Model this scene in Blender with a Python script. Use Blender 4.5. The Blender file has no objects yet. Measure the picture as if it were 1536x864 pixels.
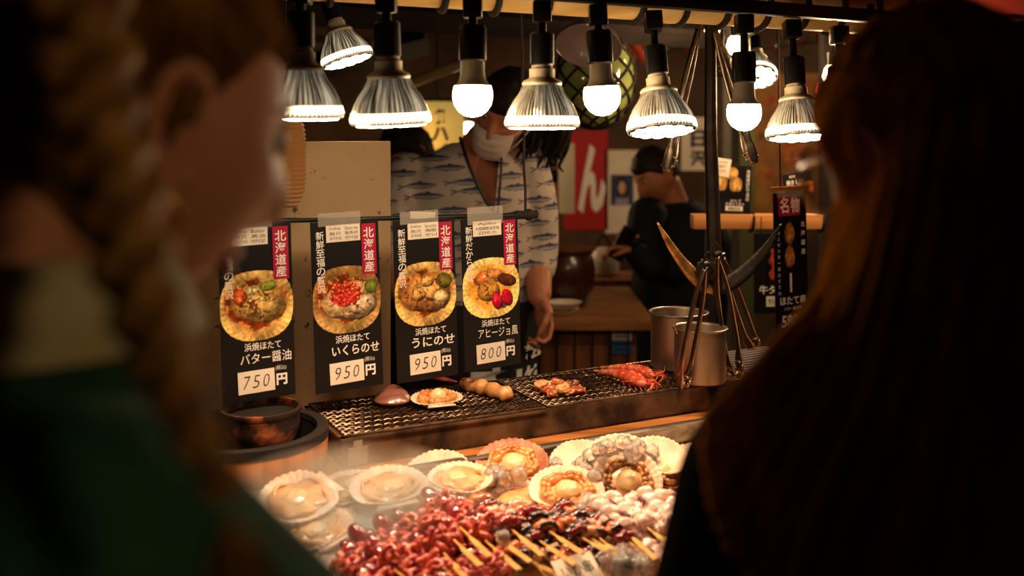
import bpy, bmesh, math, random
import numpy as np
from mathutils import Vector, Matrix, Euler, noise as mnoise
random.seed(7); np.random.seed(7)
SC = bpy.context.scene
COL = SC.collection
PI = math.pi
# ------------------------------------------------------------------ camera, world, exposure
F = 1493.33                       # focal length in pixels of the 1536 x 864 frame (35 mm lens)
CZ = 1.5                          # camera height; the horizon lies on pixel row 200
cam = bpy.data.cameras.new('camera'); camo = bpy.data.objects.new('camera', cam); COL.objects.link(camo)
camo.location = (0, 0, CZ); camo.rotation_euler = (PI/2, 0, 0)
cam.lens = 35; cam.sensor_width = 36; cam.shift_y = -232/1536
cam.clip_start = 0.02; cam.clip_end = 60
cam.dof.use_dof = True; cam.dof.focus_distance = 1.93; cam.dof.aperture_fstop = 2.5
SC.camera = camo
SC.view_settings.view_transform = 'Standard'; SC.view_settings.look = 'None'
SC.view_settings.exposure = 0.0; SC.view_settings.gamma = 1.0; SC.view_settings.use_curve_mapping = False
SC.cycles.use_denoising = True
SC.cycles.max_bounces = 7; SC.cycles.transparent_max_bounces = 12
SC.cycles.sample_clamp_indirect = 4.0; SC.cycles.volume_step_rate = 2.0
world = bpy.data.worlds.new('world'); SC.world = world; world.use_nodes = True
world.node_tree.nodes['Background'].inputs[0].default_value = (1.0, 0.62, 0.32, 1)
world.node_tree.nodes['Background'].inputs[1].default_value = 0.006
WARM = (1.0, 0.61, 0.345)
# added fill spot with no visible source, aimed at the person with the braid
sl = bpy.data.lights.new('left_fill_spot', 'SPOT'); sl.energy = 13; sl.color = (1, .62, .30); sl.spot_size = math.radians(27); sl.spot_blend = .7; sl.shadow_soft_size = .12
slo = bpy.data.objects.new('left_fill_spot', sl); COL.objects.link(slo); slo.location = (1.05, -.35, 2.1)
slo.rotation_euler = (Vector((-.27, .56, 1.43))-Vector(slo.location)).to_track_quat('-Z', 'Y').to_euler()
SPOT_W = 8.0; GLOBE_L = 45.0; LENS_L = 30.0

# ------------------------------------------------------------------ pixel / counter coordinates
def P(px, py, d): return Vector(((px-768)/F*d, d, CZ-(py-200)/F*d))
def PZ(px, py, z):
    d = (CZ-z)*F/(py-200); return P(px, py, d)
YAW = math.radians(27)
CU, SU = math.cos(YAW), math.sin(YAW)
UD = Vector((CU, SU, 0)); VD = Vector((-SU, CU, 0))
def UV(u, v, z): return Vector((CU*u-SU*v, SU*u+CU*v, z))
def PV(px, py, v):                # point on the upright plane v = const seen at a pixel
    d = v/(CU-SU*(px-768)/F); return P(px, py, d)

# ------------------------------------------------------------------ materials
MATS = {}
def mat(name, col, rough=0.5, metal=0.0, col2=None, scale=20.0, bump=0.0, bscale=None, spec=0.5, emit=None, es=0.0,
        trans=0.0, ior=1.45, coat=0.0, sss=0.0, thr=(0.35, 0.65), stretch=None, rough2=None, attr=None, sheen=0.0, alpha=1.0):
    if name in MATS: return MATS[name]
    m = bpy.data.materials.new(name); m.use_nodes = True; MATS[name] = m
    nt = m.node_tree; N = nt.nodes; L = nt.links; b = N['Principled BSDF']
    b.inputs['Base Color'].default_value = (*col, 1); b.inputs['Roughness'].default_value = rough
    b.inputs['Metallic'].default_value = metal; b.inputs['Specular IOR Level'].default_value = spec
    b.inputs['IOR'].default_value = ior; b.inputs['Transmission Weight'].default_value = trans
    b.inputs['Coat Weight'].default_value = coat; b.inputs['Coat Roughness'].default_value = 0.08
    b.inputs['Alpha'].default_value = alpha
    if sheen:
        b.inputs['Sheen Weight'].default_value = sheen; b.inputs['Sheen Roughness'].default_value = .35; b.inputs['Sheen Tint'].default_value = (*col, 1)
    if sss:
        b.inputs['Subsurface Weight'].default_value = sss; b.inputs['Subsurface Radius'].default_value = (1, .5, .3)
        b.inputs['Subsurface Scale'].default_value = 0.006
    tc = N.new('ShaderNodeTexCoord'); vec = tc.outputs['Object']
    if stretch:
        mp = N.new('ShaderNodeMapping'); mp.inputs['Scale'].default_value = stretch; L.new(vec, mp.inputs['Vector']); vec = mp.outputs[0]
    if col2 or bump or rough2 is not None:
        nz = N.new('ShaderNodeTexNoise'); nz.inputs['Scale'].default_value = scale; nz.inputs['Detail'].default_value = 5
        L.new(vec, nz.inputs['Vector'])
        rp = N.new('ShaderNodeValToRGB'); rp.color_ramp.elements[0].position = thr[0]; rp.color_ramp.elements[1].position = thr[1]
        L.new(nz.outputs[0], rp.inputs[0])
        if col2:
            rp.color_ramp.elements[0].color = (*col, 1); rp.color_ramp.elements[1].color = (*col2, 1)
            L.new(rp.outputs[0], b.inputs['Base Color'])
        if rough2 is not None:
            mr = N.new('ShaderNodeMapRange'); mr.inputs['To Min'].default_value = rough; mr.inputs['To Max'].default_value = rough2
            L.new(nz.outputs[0], mr.inputs['Value']); L.new(mr.outputs[0], b.inputs['Roughness'])
        if bump:
            nb = N.new('ShaderNodeTexNoise'); nb.inputs['Scale'].default_value = bscale or scale; nb.inputs['Detail'].default_value = 4
            L.new(vec, nb.inputs['Vector'])
            bp = N.new('ShaderNodeBump'); bp.inputs['Strength'].default_value = min(1, bump); bp.inputs['Distance'].default_value = 0.003
            L.new(nb.outputs[0], bp.inputs['Height']); L.new(bp.outputs[0], b.inputs['Normal'])
    if attr:
        at = N.new('ShaderNodeAttribute'); at.attribute_name = attr; L.new(at.outputs['Color'], b.inputs['Base Color'])
    if emit:
        b.inputs['Emission Color'].default_value = (*emit, 1); b.inputs['Emission Strength'].default_value = es
    return m
def lin(c):
    c = np.asarray(c, dtype=float)
    return np.where(c <= .04045, c/12.92, ((c+.055)/1.055)**2.4)
def s(r, g, b): return tuple(float(x) for x in lin(np.array([r, g, b])/255.0))

# ------------------------------------------------------------------ mesh builder
class MB:
    def __init__(self): self.v = []; self.f = []; self.c = None
    def add(self, vs, fs):
        n = len(self.v); self.v += [Vector(p) for p in vs]; self.f += [tuple(i+n for i in q) for q in fs]; return self
    def mix(self, o): return self.add(o.v, o.f)
    def xf(self, M): self.v = [M @ p for p in self.v]; return self
    def box(self, c, sz, M=None, bev=0.0):
        x, y, z = sz[0]/2, sz[1]/2, sz[2]/2; c = Vector(c)
        if bev > 0:
            b = min(bev, x*.9, y*.9, z*.9); bm = bmesh.new(); bmesh.ops.create_cube(bm, size=1)
            for q in bm.verts: q.co = Vector((q.co.x*2*x, q.co.y*2*y, q.co.z*2*z))
            bmesh.ops.bevel(bm, geom=bm.edges[:], offset=b, segments=2, affect='EDGES', profile=.6)
            bm.verts.index_update(); vs = [q.co.copy() for q in bm.verts]; fs = [tuple(v.index for v in f.verts) for f in bm.faces]; bm.free()
        else:
            vs = [Vector((i*x, j*y, k*z)) for i in (-1, 1) for j in (-1, 1) for k in (-1, 1)]
            fs = [(0,1,3,2), (4,6,7,5), (0,4,5,1), (2,3,7,6), (0,2,6,4), (1,5,7,3)]
        if M is not None: vs = [M @ p for p in vs]
        return self.add([p+c for p in vs], fs)
    def tube(self, pts, r, seg=8, flat=1.0, up=None, cap=True, closed=False):
        pts = [Vector(p) for p in pts]; n = len(pts)
        rs = list(r) if hasattr(r, '__len__') else [r]*n
        fl = list(flat) if hasattr(flat, '__len__') else [flat]*n
        T = []
        for i in range(n):
            a = pts[(i-1) % n] if (closed or i > 0) else pts[i]; b = pts[(i+1) % n] if (closed or i < n-1) else pts[i]
            t = (b-a); T.append(t.normalized() if t.length > 1e-9 else Vector((0, 0, 1)))
        nrm = Vector(up) if up is not None else (Vector((0, 0, 1)) if abs(T[0].z) < .9 else Vector((1, 0, 0)))
        vs = []; fs = []
        for i in range(n):
            base = Vector(up) if up is not None else nrm
            nn = base - T[i]*base.dot(T[i])
            if nn.length < 1e-6: nn = T[i].orthogonal()
            nn.normalize(); nrm = nn; bb = T[i].cross(nn)
            for k in range(seg):
                a = 2*PI*k/seg; vs.append(pts[i] + nn*(math.cos(a)*rs[i]*fl[i]) + bb*(math.sin(a)*rs[i]))
        m = n if closed else n-1
        for i in range(m):
            for k in range(seg):
                j = (i+1) % n; fs.append((i*seg+k, i*seg+(k+1) % seg, j*seg+(k+1) % seg, j*seg+k))
        if cap and not closed:
            fs.append(tuple(range(seg))[::-1]); fs.append(tuple((n-1)*seg+k for k in range(seg)))
        return self.add(vs, fs)
    def lathe(self, prof, seg=24, M=None, rib=0, amp=0.0, ribz=None, close=False):
        vs = []; fs = []; n = len(prof)
        for (r, z) in prof:
            for k in range(seg):
                a = 2*PI*k/seg; rr = r
                if rib and (ribz is None or ribz[0] <= z <= ribz[1]): rr = r*(1+amp*(1 if (k % 2) else -1))
                vs.append(Vector((rr*math.cos(a), rr*math.sin(a), z)))
        for i in range(n-1):
            for k in range(seg): fs.append((i*seg+k, i*seg+(k+1) % seg, (i+1)*seg+(k+1) % seg, (i+1)*seg+k))
        if close: fs.append(tuple(range(seg))[::-1]); fs.append(tuple((n-1)*seg+k for k in range(seg)))
        if M is not None: vs = [M @ p for p in vs]
        return self.add(vs, fs)
    def ell(self, c, r, R=None, nu=14, nv=10):
        if not hasattr(r, '__len__'): r = (r, r, r)
        c = Vector(c); vs = [Vector((0, 0, r[2]))]; fs = []
        for i in range(1, nv):
            t = PI*i/nv
            for k in range(nu):
                a = 2*PI*k/nu; vs.append(Vector((r[0]*math.sin(t)*math.cos(a), r[1]*math.sin(t)*math.sin(a), r[2]*math.cos(t))))
        vs.append(Vector((0, 0, -r[2])))
        for k in range(nu): fs.append((0, 1+k, 1+(k+1) % nu)); fs.append((len(vs)-1, 1+(nv-2)*nu+(k+1) % nu, 1+(nv-2)*nu+k))
        for i in range(nv-2):
            for k in range(nu):
                a = 1+i*nu; b = a+nu; fs.append((a+k, b+k, b+(k+1) % nu, a+(k+1) % nu))
        if R is not None: vs = [R @ p for p in vs]
        return self.add([p+c for p in vs], fs)
    def prism(self, poly, z0, z1, M=None):
        n = len(poly); vs = [Vector((p[0], p[1], z0)) for p in poly]+[Vector((p[0], p[1], z1)) for p in poly]
        fs = [tuple(range(n))[::-1], tuple(range(n, 2*n))]+[(i, (i+1) % n, n+(i+1) % n, n+i) for i in range(n)]
        if M is not None: vs = [M @ p for p in vs]
        return self.add(vs, fs)
    def grid(self, fn, nu, nv):           # fn(i/nu, j/nv) -> point
        vs = [fn(i/nu, j/nv) for j in range(nv+1) for i in range(nu+1)]
        fs = [(j*(nu+1)+i, j*(nu+1)+i+1, (j+1)*(nu+1)+i+1, (j+1)*(nu+1)+i) for j in range(nv) for i in range(nu)]
        return self.add(vs, fs)
    def loft(self, rings, seg=24):        # (centre, a, b, yaw)
        vs = []; fs = []
        for (c, a, b, yw) in rings:
            c = Vector(c); ex = Vector((math.cos(yw), math.sin(yw), 0)); ey = Vector((-math.sin(yw), math.cos(yw), 0))
            for k in range(seg):
                t = 2*PI*k/seg; ct, st = math.cos(t), math.sin(t)
                ct = math.copysign(abs(ct)**.85, ct); st = math.copysign(abs(st)**.85, st)
                vs.append(c+ex*(a*ct)+ey*(b*st))
        for i in range(len(rings)-1):
            for k in range(seg): fs.append((i*seg+k, i*seg+(k+1) % seg, (i+1)*seg+(k+1) % seg, (i+1)*seg+k))
        fs.append(tuple(range(seg))[::-1]); fs.append(tuple((len(rings)-1)*seg+k for k in range(seg)))
        return self.add(vs, fs)
    def mesh(self, name, m=None, smooth=True):
        me = bpy.data.meshes.new(name); me.from_pydata([tuple(p) for p in self.v], [], self.f); me.update()
        bm = bmesh.new(); bm.from_mesh(me); bmesh.ops.recalc_face_normals(bm, faces=bm.faces[:]); bm.to_mesh(me); bm.free()
        if m: me.materials.append(m)
        if smooth:
            me.polygons.foreach_set('use_smooth', [True]*len(me.polygons))
            if smooth != 'all': me.set_sharp_from_angle(angle=math.radians(42))
        return me

def link(o, parent=None, local=None):
    COL.objects.link(o)
    if parent is not None: o.parent = parent
    return o
def tag(o, label=None, cat=None, group=None, kind=None):
    if label: o['label'] = label
    if cat: o['category'] = cat
    if group: o['group'] = group
    if kind: o['kind'] = kind
    return o
def thing(name, label, cat, loc=(0, 0, 0), M=None, group=None):
    o = bpy.data.objects.new(name, None); link(o)
    o.empty_display_size = .02
    if M is not None: o.matrix_world = M
    else: o.location = loc
    return tag(o, label, cat, group)
def part(name, mb, m, parent=None, smooth=True, label=None, kind=None):
    """mesh from an MB in the parent's own coordinates"""
    me = mb if isinstance(mb, bpy.types.Mesh) else mb.mesh(name, m, smooth)
    o = bpy.data.objects.new(name, me); link(o, parent)
    return tag(o, label, kind=kind)
def wpart(name, mb, m, parent, smooth=True, label=None):
    """mesh from an MB in world coordinates, under a parent that has only a location or a matrix"""
    root = parent
    M = Matrix.Identity(4)
    chain = []
    q = parent
    while q is not None: chain.append(q.matrix_basis.copy()); q = q.parent
    for a in reversed(chain): M = M @ a
    mb.xf(M.inverted())
    return part(name, mb, m, parent, smooth, label)
def struct(name, mb, m, parent=None, smooth=False):
    o = part(name, mb, m, parent, smooth)
    if parent is None: o['kind'] = 'structure'
    return o
def dup(root, M=None, label=None, group=None):
    r = root.copy(); COL.objects.link(r)
    if M is not None: r.matrix_world = M
    if label: r['label'] = label
    if group: r['group'] = group
    for ch in list(root.children):
        c = ch.copy(); COL.objects.link(c); c.parent = r
        for g in ch.children:
            d = g.copy(); COL.objects.link(d); d.parent = c
    return r
def frame(o, x, zhint):
    """matrix at o with local X along x and local Z as near zhint as can be"""
    x = Vector(x).normalized(); z = Vector(zhint); z = (z-x*z.dot(x)).normalized(); y = z.cross(x)
    return Matrix(((x.x, y.x, z.x, o[0]), (x.y, y.y, z.y, o[1]), (x.z, y.z, z.z, o[2]), (0, 0, 0, 1)))
def ori(z, o=(0, 0, 0), xhint=(1, 0, 0)):
    """matrix whose local Z runs along z"""
    z = Vector(z).normalized(); x = Vector(xhint); x = x-z*x.dot(z)
    if x.length < 1e-5: x = z.orthogonal()
    x.normalize(); y = z.cross(x)
    return Matrix(((x.x, y.x, z.x, o[0]), (x.y, y.y, z.y, o[1]), (x.z, y.z, z.z, o[2]), (0, 0, 0, 1)))
def T(x, y, z): return Matrix.Translation((x, y, z))
def R(a, ax): return Matrix.Rotation(a, 4, ax)
def spline(pts, n):
    """Catmull-Rom through points (Vectors or tuples)"""
    pts = [Vector(p) for p in pts]; q = [pts[0]*2-pts[1]]+pts+[pts[-1]*2-pts[-2]]; out = []
    m = len(pts)-1
    for i in range(n+1):
        t = i/n*m; k = min(int(t), m-1); f = t-k; a, b, c, d = q[k:k+4]
        out.append(.5*((2*b)+(c-a)*f+(2*a-5*b+4*c-d)*f*f+(3*b-a-3*c+d)*f**3))
    return out
def remesh(mb, voxel, smooth=4, sub=0, m=None, name='body'):
    me = mb.mesh(name, None, False); o = bpy.data.objects.new('tmp_remesh', me); COL.objects.link(o)
    md = o.modifiers.new('r', 'REMESH'); md.mode = 'VOXEL'; md.voxel_size = voxel
    if smooth:
        sm = o.modifiers.new('s', 'SMOOTH'); sm.factor = .5; sm.iterations = smooth
    if sub:
        sb = o.modifiers.new('b', 'SUBSURF'); sb.levels = sub; sb.render_levels = sub
    dg = bpy.context.evaluated_depsgraph_get(); me2 = bpy.data.meshes.new_from_object(o.evaluated_get(dg))
    me2.name = name; bpy.data.objects.remove(o); bpy.data.meshes.remove(me)
    me2.materials.clear()
    if m: me2.materials.append(m)
    me2.polygons.foreach_set('use_smooth', [True]*len(me2.polygons))
    return me2
def shift_mesh(me, M):
    me.transform(M); me.update(); return me

# ------------------------------------------------------------------ writing
_tc = {}
def glyphs(body, bold=0.0):
    k = (body, bold)
    if k in _tc: return _tc[k]
    c = bpy.data.curves.new('t', 'FONT'); c.body = body; c.size = 1.0; c.offset = bold; c.resolution_u = 2
    o = bpy.data.objects.new('t', c); COL.objects.link(o)
    dg = bpy.context.evaluated_depsgraph_get(); me = bpy.data.meshes.new_from_object(o.evaluated_get(dg))
    vs = [v.co.copy() for v in me.vertices]; fs = [tuple(p.vertices) for p in me.polygons]
    bpy.data.objects.remove(o); bpy.data.curves.remove(c); bpy.data.meshes.remove(me)
    if vs:
        x0 = min(v.x for v in vs); x1 = max(v.x for v in vs); y0 = min(v.y for v in vs); y1 = max(v.y for v in vs)
    else: x0 = x1 = y0 = y1 = 0
    _tc[k] = (vs, fs, (x0, x1, y0, y1)); return _tc[k]
def write(mb, body, cx, cy, w=None, h=None, z=0.0, bold=0.012, shear=0.0, rot=0.0):
    """fit a line of text into a box w x h centred at (cx, cy) in the XY plane"""
    vs, fs, (x0, x1, y0, y1) = glyphs(body, bold)
    if not vs: return
    kx = w/(x1-x0) if w else None; ky = h/(y1-y0) if h else None
    kx = kx or ky; ky = ky or kx
    out = []
    for v in vs:
        x = (v.x-(x0+x1)/2)*kx; y = (v.y-(y0+y1)/2)*ky; x += shear*y
        x, y = x*math.cos(rot)-y*math.sin(rot), x*math.sin(rot)+y*math.cos(rot)
        out.append((cx+x, cy+y, z))
    mb.add(out, fs)
def write_down(mb, body, cx, y0, y1, w, z=0.0, bold=0.02):
    n = len(body); st = (y1-y0)/n
    for i, ch in enumerate(body): 
        vs, fs, (a, b, c, d) = glyphs(ch, bold)
        k = min(w/max(b-a, .55), abs(st)*.92/max(d-c, .55))
        write(mb, ch, cx, y0+st*(i+.5), (b-a)*k, (d-c)*k, z, bold)

# ------------------------------------------------------------------ printed pictures (flat prints: a coloured grid)
def vnoise(X, Y, sc, seed):
    rng = np.random.RandomState(seed); g = rng.rand(64, 64)
    x = X*sc+100.3; y = Y*sc+57.1; xi = np.floor(x).astype(int); yi = np.floor(y).astype(int); fx = x-xi; fy = y-yi
    fx = fx*fx*(3-2*fx); fy = fy*fy*(3-2*fy)
    a = g[xi % 64, yi % 64]; b = g[(xi+1) % 64, yi % 64]; c = g[xi % 64, (yi+1) % 64]; d = g[(xi+1) % 64, (yi+1) % 64]
    return (a*(1-fx)+b*fx)*(1-fy)+(c*(1-fx)+d*fx)*fy
def fbm(X, Y, sc, seed, o=4):
    t = 0; a = .5
    for i in range(o): t = t+a*vnoise(X, Y, sc*2**i, seed+i); a *= .5
    return t
def mixc(img, col, m):
    col = np.asarray(col, dtype=float)
    if col.ndim == 1: col = col[None, None, :]/255.0
    return img*(1-m[..., None])+col*m[..., None]
def sm(x, a, b):
    t = np.clip((x-a)/(b-a), 0, 1); return t*t*(3-2*t)
def print_mesh(name, img, w, h, z, m, mask=None, x0=0, y0=0):
    """img (rows from the bottom, cols) sRGB 0..1 -> mesh of w x h with corner x0,y0 ; faces where mask"""
    H, W = img.shape[:2]
    xs = np.linspace(x0, x0+w, W); ys = np.linspace(y0, y0+h, H); XX, YY = np.meshgrid(xs, ys)
    co = np.stack([XX.ravel(), YY.ravel(), np.full(XX.size, z)], 1)
    idx = np.arange(H*W).reshape(H, W)
    q = np.stack([idx[:-1, :-1], idx[:-1, 1:], idx[1:, 1:], idx[1:, :-1]], -1).reshape(-1, 4)
    if mask is not None:
        k = (mask[:-1, :-1] & mask[:-1, 1:] & mask[1:, 1:] & mask[1:, :-1]).reshape(-1); q = q[k]
    me = bpy.data.meshes.new(name); me.from_pydata(co.tolist(), [], q.tolist()); me.update()
    ca = me.color_attributes.new('Col', 'FLOAT_COLOR', 'POINT')
    rgba = np.ones((H*W, 4), dtype=np.float32); rgba[:, :3] = lin(np.clip(img, 0, 1)).reshape(-1, 3)
    ca.data.foreach_set('color', rgba.ravel()); me.materials.append(m)
    if mask is not None:
        bm = bmesh.new(); bm.from_mesh(me); bmesh.ops.delete(bm, geom=[v for v in bm.verts if not v.link_faces], context='VERTS'); bm.to_mesh(me); bm.free()
    return me
# ================================================================== THE SETTING
M_wall = mat('wall_plaster', s(92, 66, 44), .8, col2=s(60, 42, 28), scale=3, bump=.3, bscale=30)
M_dark = mat('dark_wood', s(38, 25, 16), .7, col2=s(22, 15, 10), scale=6, stretch=(1, 1, 8), bump=.3)
M_floor = mat('stone_floor', s(58, 50, 44), .6, col2=s(40, 34, 30), scale=5, bump=.2)
M_counterwood = mat('counter_wood', s(176, 112, 58), .42, col2=s(128, 74, 34), scale=14, stretch=(.35, 3, 3), bump=.15)
M_plank = mat('plank_wood', s(150, 92, 48), .5, col2=s(98, 56, 26), scale=9, stretch=(4, 4, .4), bump=.15)
M_steel = mat('brushed_steel', s(170, 160, 150), .3, 1.0, col2=s(120, 110, 100), scale=10, stretch=(.4, 6, 6), rough2=.5)
M_black = mat('black_plastic', s(16, 14, 13), .35)
M_blackm = mat('black_metal', s(22, 19, 17), .45, .3, bump=.1, scale=60)
M_rust = mat('burnt_steel', s(118, 86, 58), .5, .4, col2=s(46, 29, 18), scale=16, bump=.3, bscale=60, rough2=.7)
M_wire = mat('net_wire', s(150, 122, 100), .36, 1.0, col2=s(36, 28, 22), scale=30, thr=(.3, .75))
M_soot = mat('soot', s(14, 10, 8), .8, col2=s(34, 20, 12), scale=25, bump=.4)

struct('floor', MB().box((.5, 2.2, -.05), (9, 9, .1)), M_floor)
struct('wall_back', MB().box((.5, 6.15, 1.4), (9, .1, 2.9)), M_wall)
struct('wall_left', MB().box((-3.6, 2.2, 1.4), (.1, 8, 2.9)), M_wall)
struct('wall_right', MB().box((4.6, 2.2, 1.4), (.1, 8, 2.9)), M_wall)
struct('ceiling', MB().box((.5, 2.2, 2.9), (9, 9, .1)), M_dark)
# two dark beams that cross over the stall
b = MB(); a0 = P(380, 4, 2.5); a1 = P(1075, 50, 3.1)
b.tube([a0, a1], .05, 4, up=(0, 0, 1)); struct('trim_1', b, M_dark)
b = MB(); a0 = P(395, 120, 4.6); a1 = P(640, 60, 4.6)
b.tube([a0, a1], .07, 4, up=(0, 0, 1)); struct('trim_2', b, M_dark)

# ================================================================== COUNTER, ICE TRAY, GRILL
def ubox(mb, u0, u1, v0, v1, z0, z1, bev=0):
    t = MB().box(((u0+u1)/2, (v0+v1)/2, (z0+z1)/2), (u1-u0, v1-v0, z1-z0), bev=bev)
    t.xf(R(YAW, 'Z')); mb.mix(t); return mb
t = thing('serving_counter', 'long wooden counter carrying the steel ice tray and the grill', 'counter', UV(.7, 1.5, 0))
wpart('body', ubox(MB(), -.25, 1.75, 1.02, 2.0, 0, .80), M_plank, t)
wpart('ledge', ubox(MB(), -.25, 1.75, 1.548, 2.0, .80, .94, .006), M_counterwood, t)
t = thing('ice_tray', 'shallow stainless steel tray filled with ice, scallops and skewers', 'tray', UV(.7, 1.3, .8))
b = MB()
U0, U1, V0, V1 = .02, 1.5, 1.04, 1.545
ubox(b, U0, U1, V0, V1, .801, .806); ubox(b, U0, U1, V1-.006, V1, .806, .948); ubox(b, U0, U1, V0, V0+.006, .806, .90)
ubox(b, U0, U0+.006, V0, V1, .806, .90); ubox(b, U1-.006, U1, V0, V1, .806, .90)
wpart('basin', b, M_steel, t)
b = MB(); b.tube([UV(U0, V1-.010, .949), UV(U1, V1-.010, .949)], .011, 10, flat=.35, up=(0, 0, 1)); wpart('rim', b, M_steel, t)

# crushed ice bed
def icez(u, v):
    q = (v-V0)/(V1-V0)
    z = .878+.036*q
    z += .036*math.exp(-((u-.945)/.075)**2-((v-1.44)/.06)**2)
    z += .030*max(0, min(1, (.66-u)/.08))*max(0, min(1, (v-1.30)/.10))
    z += .009*(mnoise.noise(Vector((u*9, v*9, 3)))) + .008*mnoise.noise(Vector((u*40, v*40, 1)))
    return z
M_ice = mat('crushed_ice', s(236, 214, 190), .22, col2=s(214, 184, 154), scale=60, bump=.9, bscale=140, spec=.6, sss=.25)
b = MB(); NU, NV = 260, 90
b.grid(lambda a, c: UV(U0+.008+(U1-U0-.016)*a, V0+.008+(V1-V0-.016)*c, icez(U0+(U1-U0)*a, V0+(V1-V0)*c)+.004*mnoise.noise(Vector((a*190, c*70, 5)))), NU, NV)
tag(part('crushed_ice', b, M_ice), 'bed of crushed ice in the steel tray under the seafood', 'ice', kind='stuff')

# charcoal grill
t = thing('charcoal_grill', 'long burnt steel table grill standing on the wooden ledge', 'grill', UV(.9, 1.72, .94))
GU0, GU1, GV0, GV1 = .503, 1.27, 1.61, 1.835
b = MB()
ubox(b, GU0, GU1, GV0, GV0+.005, .941, .987); ubox(b, GU0, GU1, GV1-.005, GV1, .941, .987)
ubox(b, GU0, GU0+.005, GV0, GV1, .941, .987); ubox(b, GU1-.005, GU1, GV0, GV1, .941, .987); ubox(b, GU0, GU1, GV0, GV1, .941, .945)
wpart('fire_box', b, M_rust, t)
b = MB(); ubox(b, GU0-.003, .892, GV0-.004, GV0+.012, .986, .9895); ubox(b, .892, GU1, GV0, GV0+.014, .987, .9905)
ubox(b, GU0-.003, GU1, GV1-.012, GV1+.003, .986, .9895); ubox(b, GU0-.003, GU0+.01, GV0, GV1, .986, .9895)
wpart('top_edge', b, M_rust, t)
M_bracket = mat('tin', s(176, 160, 146), .5, .3, col2=s(120, 100, 84), scale=20)
b = MB(); poly = [(0, 0), (.034, 0), (.034, .03), (.024, .03), (.024, .042), (.009, .042), (.009, .03), (0, .03)]
b.prism(poly, 0, .002, frame(UV(.512, 1.6085, .943), UD, -VD)); wpart('corner_bracket', b, M_bracket, t, False, label='pale stepped tin plate on the grill corner')
# charcoal lying in the box, a bed nobody could count
M_coal = mat('charcoal', s(20, 16, 14), .9, col2=s(46, 34, 28), scale=40, bump=.8)
b = MB(); b.grid(lambda a, c: UV(GU0+.01+(GU1-GU0-.02)*a, GV0+.01+(GV1-GV0-.02)*c, .958+.012*mnoise.noise(Vector((a*34, c*10, 2)))), 120, 36)
tag(part('charcoal', b, M_coal), 'grey charcoal bed inside the grill under the wire nets', 'charcoal', kind='stuff')
# woven wire nets
def net(name, label, u0, u1, v0, v1, z, pitch):
    t = thing(name, label, 'grill net', UV((u0+u1)/2, (v0+v1)/2, z), group='wire nets on the grill')
    b = MB(); nu = int((u1-u0)/pitch); nv = int((v1-v0)/pitch); A = .0013; r = .0011
    for j in range(nv+1):
        v = v0+(v1-v0)*j/nv
        b.tube([UV(u0+(u1-u0)*k/(nu*2), v+.0007*math.sin(k*PI/2+j), z+A*math.cos(PI*(k/2+j))) for k in range(nu*2+1)], r, 4, cap=False)
    for i in range(nu+1):
        u = u0+(u1-u0)*i/nu
        b.tube([UV(u+.0007*math.sin(k*PI/2+i), v0+(v1-v0)*k/(nv*2), z-A*math.cos(PI*(i+k/2))) for k in range(nv*2+1)], r, 4, cap=False)
    wpart('mesh', b, M_wire, t)
    b = MB(); b.tube([UV(u0, v0, z), UV(u1, v0, z), UV(u1, v1, z), UV(u0, v1, z)], .002, 6, closed=True); wpart('frame', b, M_wire, t)
NETZ = .993
net('grill_net', 'left woven wire net on the grill under the clam', GU0+.004, .890, GV0+.002, GV1-.002, NETZ, .0088)
net('grill_net', 'right woven wire net on the grill under the red prawns and pots', .896, 1.40, GV0+.004, GV1-.002, NETZ, .0088)
t = thing('side_burner', 'dark steel stand carrying the right end of the net', 'burner', UV(1.35, 1.72, .94))
b = MB(); ubox(b, 1.285, 1.42, GV0+.03, GV1, .941, .988, .004); wpart('body', b, M_soot, t)

# wooden tub, its dark lid and the iron bowl
t = thing('wooden_tub', 'round pale wooden tub with a black inside beside the grill', 'tub', UV(.362, 1.692, .94))
M_tubwood = mat('tub_wood', s(190, 116, 62), .5, col2=s(140, 80, 40), scale=10, stretch=(6, 6, .5), bump=.15)
b = MB(); b.lathe([(.118, 0.001), (.132, .001), (.1345, .005), (.1345, .060), (.132, .063), (.121, .063), (.119, .060), (.119, .012)], 72); part('side', b, M_tubwood, t)
b = MB(); b.lathe([(.1355, .050), (.1355, .0655), (.117, .0655), (.117, .056)], 72); b2 = MB(); b2.lathe([(.1185, .011), (.1185, .058)], 72); part('lining', b2, M_soot, t, label='black scorched inside')
part('rim_band', b, M_soot, t, label='black scorched rim')
b = MB(); b.lathe([(.119, .002), (.119, .011), (.001, .011)], 48); part('floor_plate', b, M_soot, t)
t = thing('iron_bowl', 'rusty round iron bowl set in the wooden tub below the 750 sign', 'bowl', UV(.398, 1.742, .9525))
M_iron = mat('rusty_iron', s(52, 30, 20), .75, .0, col2=s(196, 104, 60), scale=22, bump=.6, bscale=50, thr=(.50, .68))
b = MB(); pr = [(.034, 0), (.046, .004), (.060, .020), (.0665, .044), (.066, .062), (.069, .066), (.069, .072), (.063, .072), (.061, .064), (.061, .044), (.052, .018), (.001, .008)]
b.lathe(pr, 48); part('body', b, M_iron, t)
b = MB(); b.lathe([(.060, .060), (.04, .066), (.001, .069)], 32); part('lid', b, M_soot, t)

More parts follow.
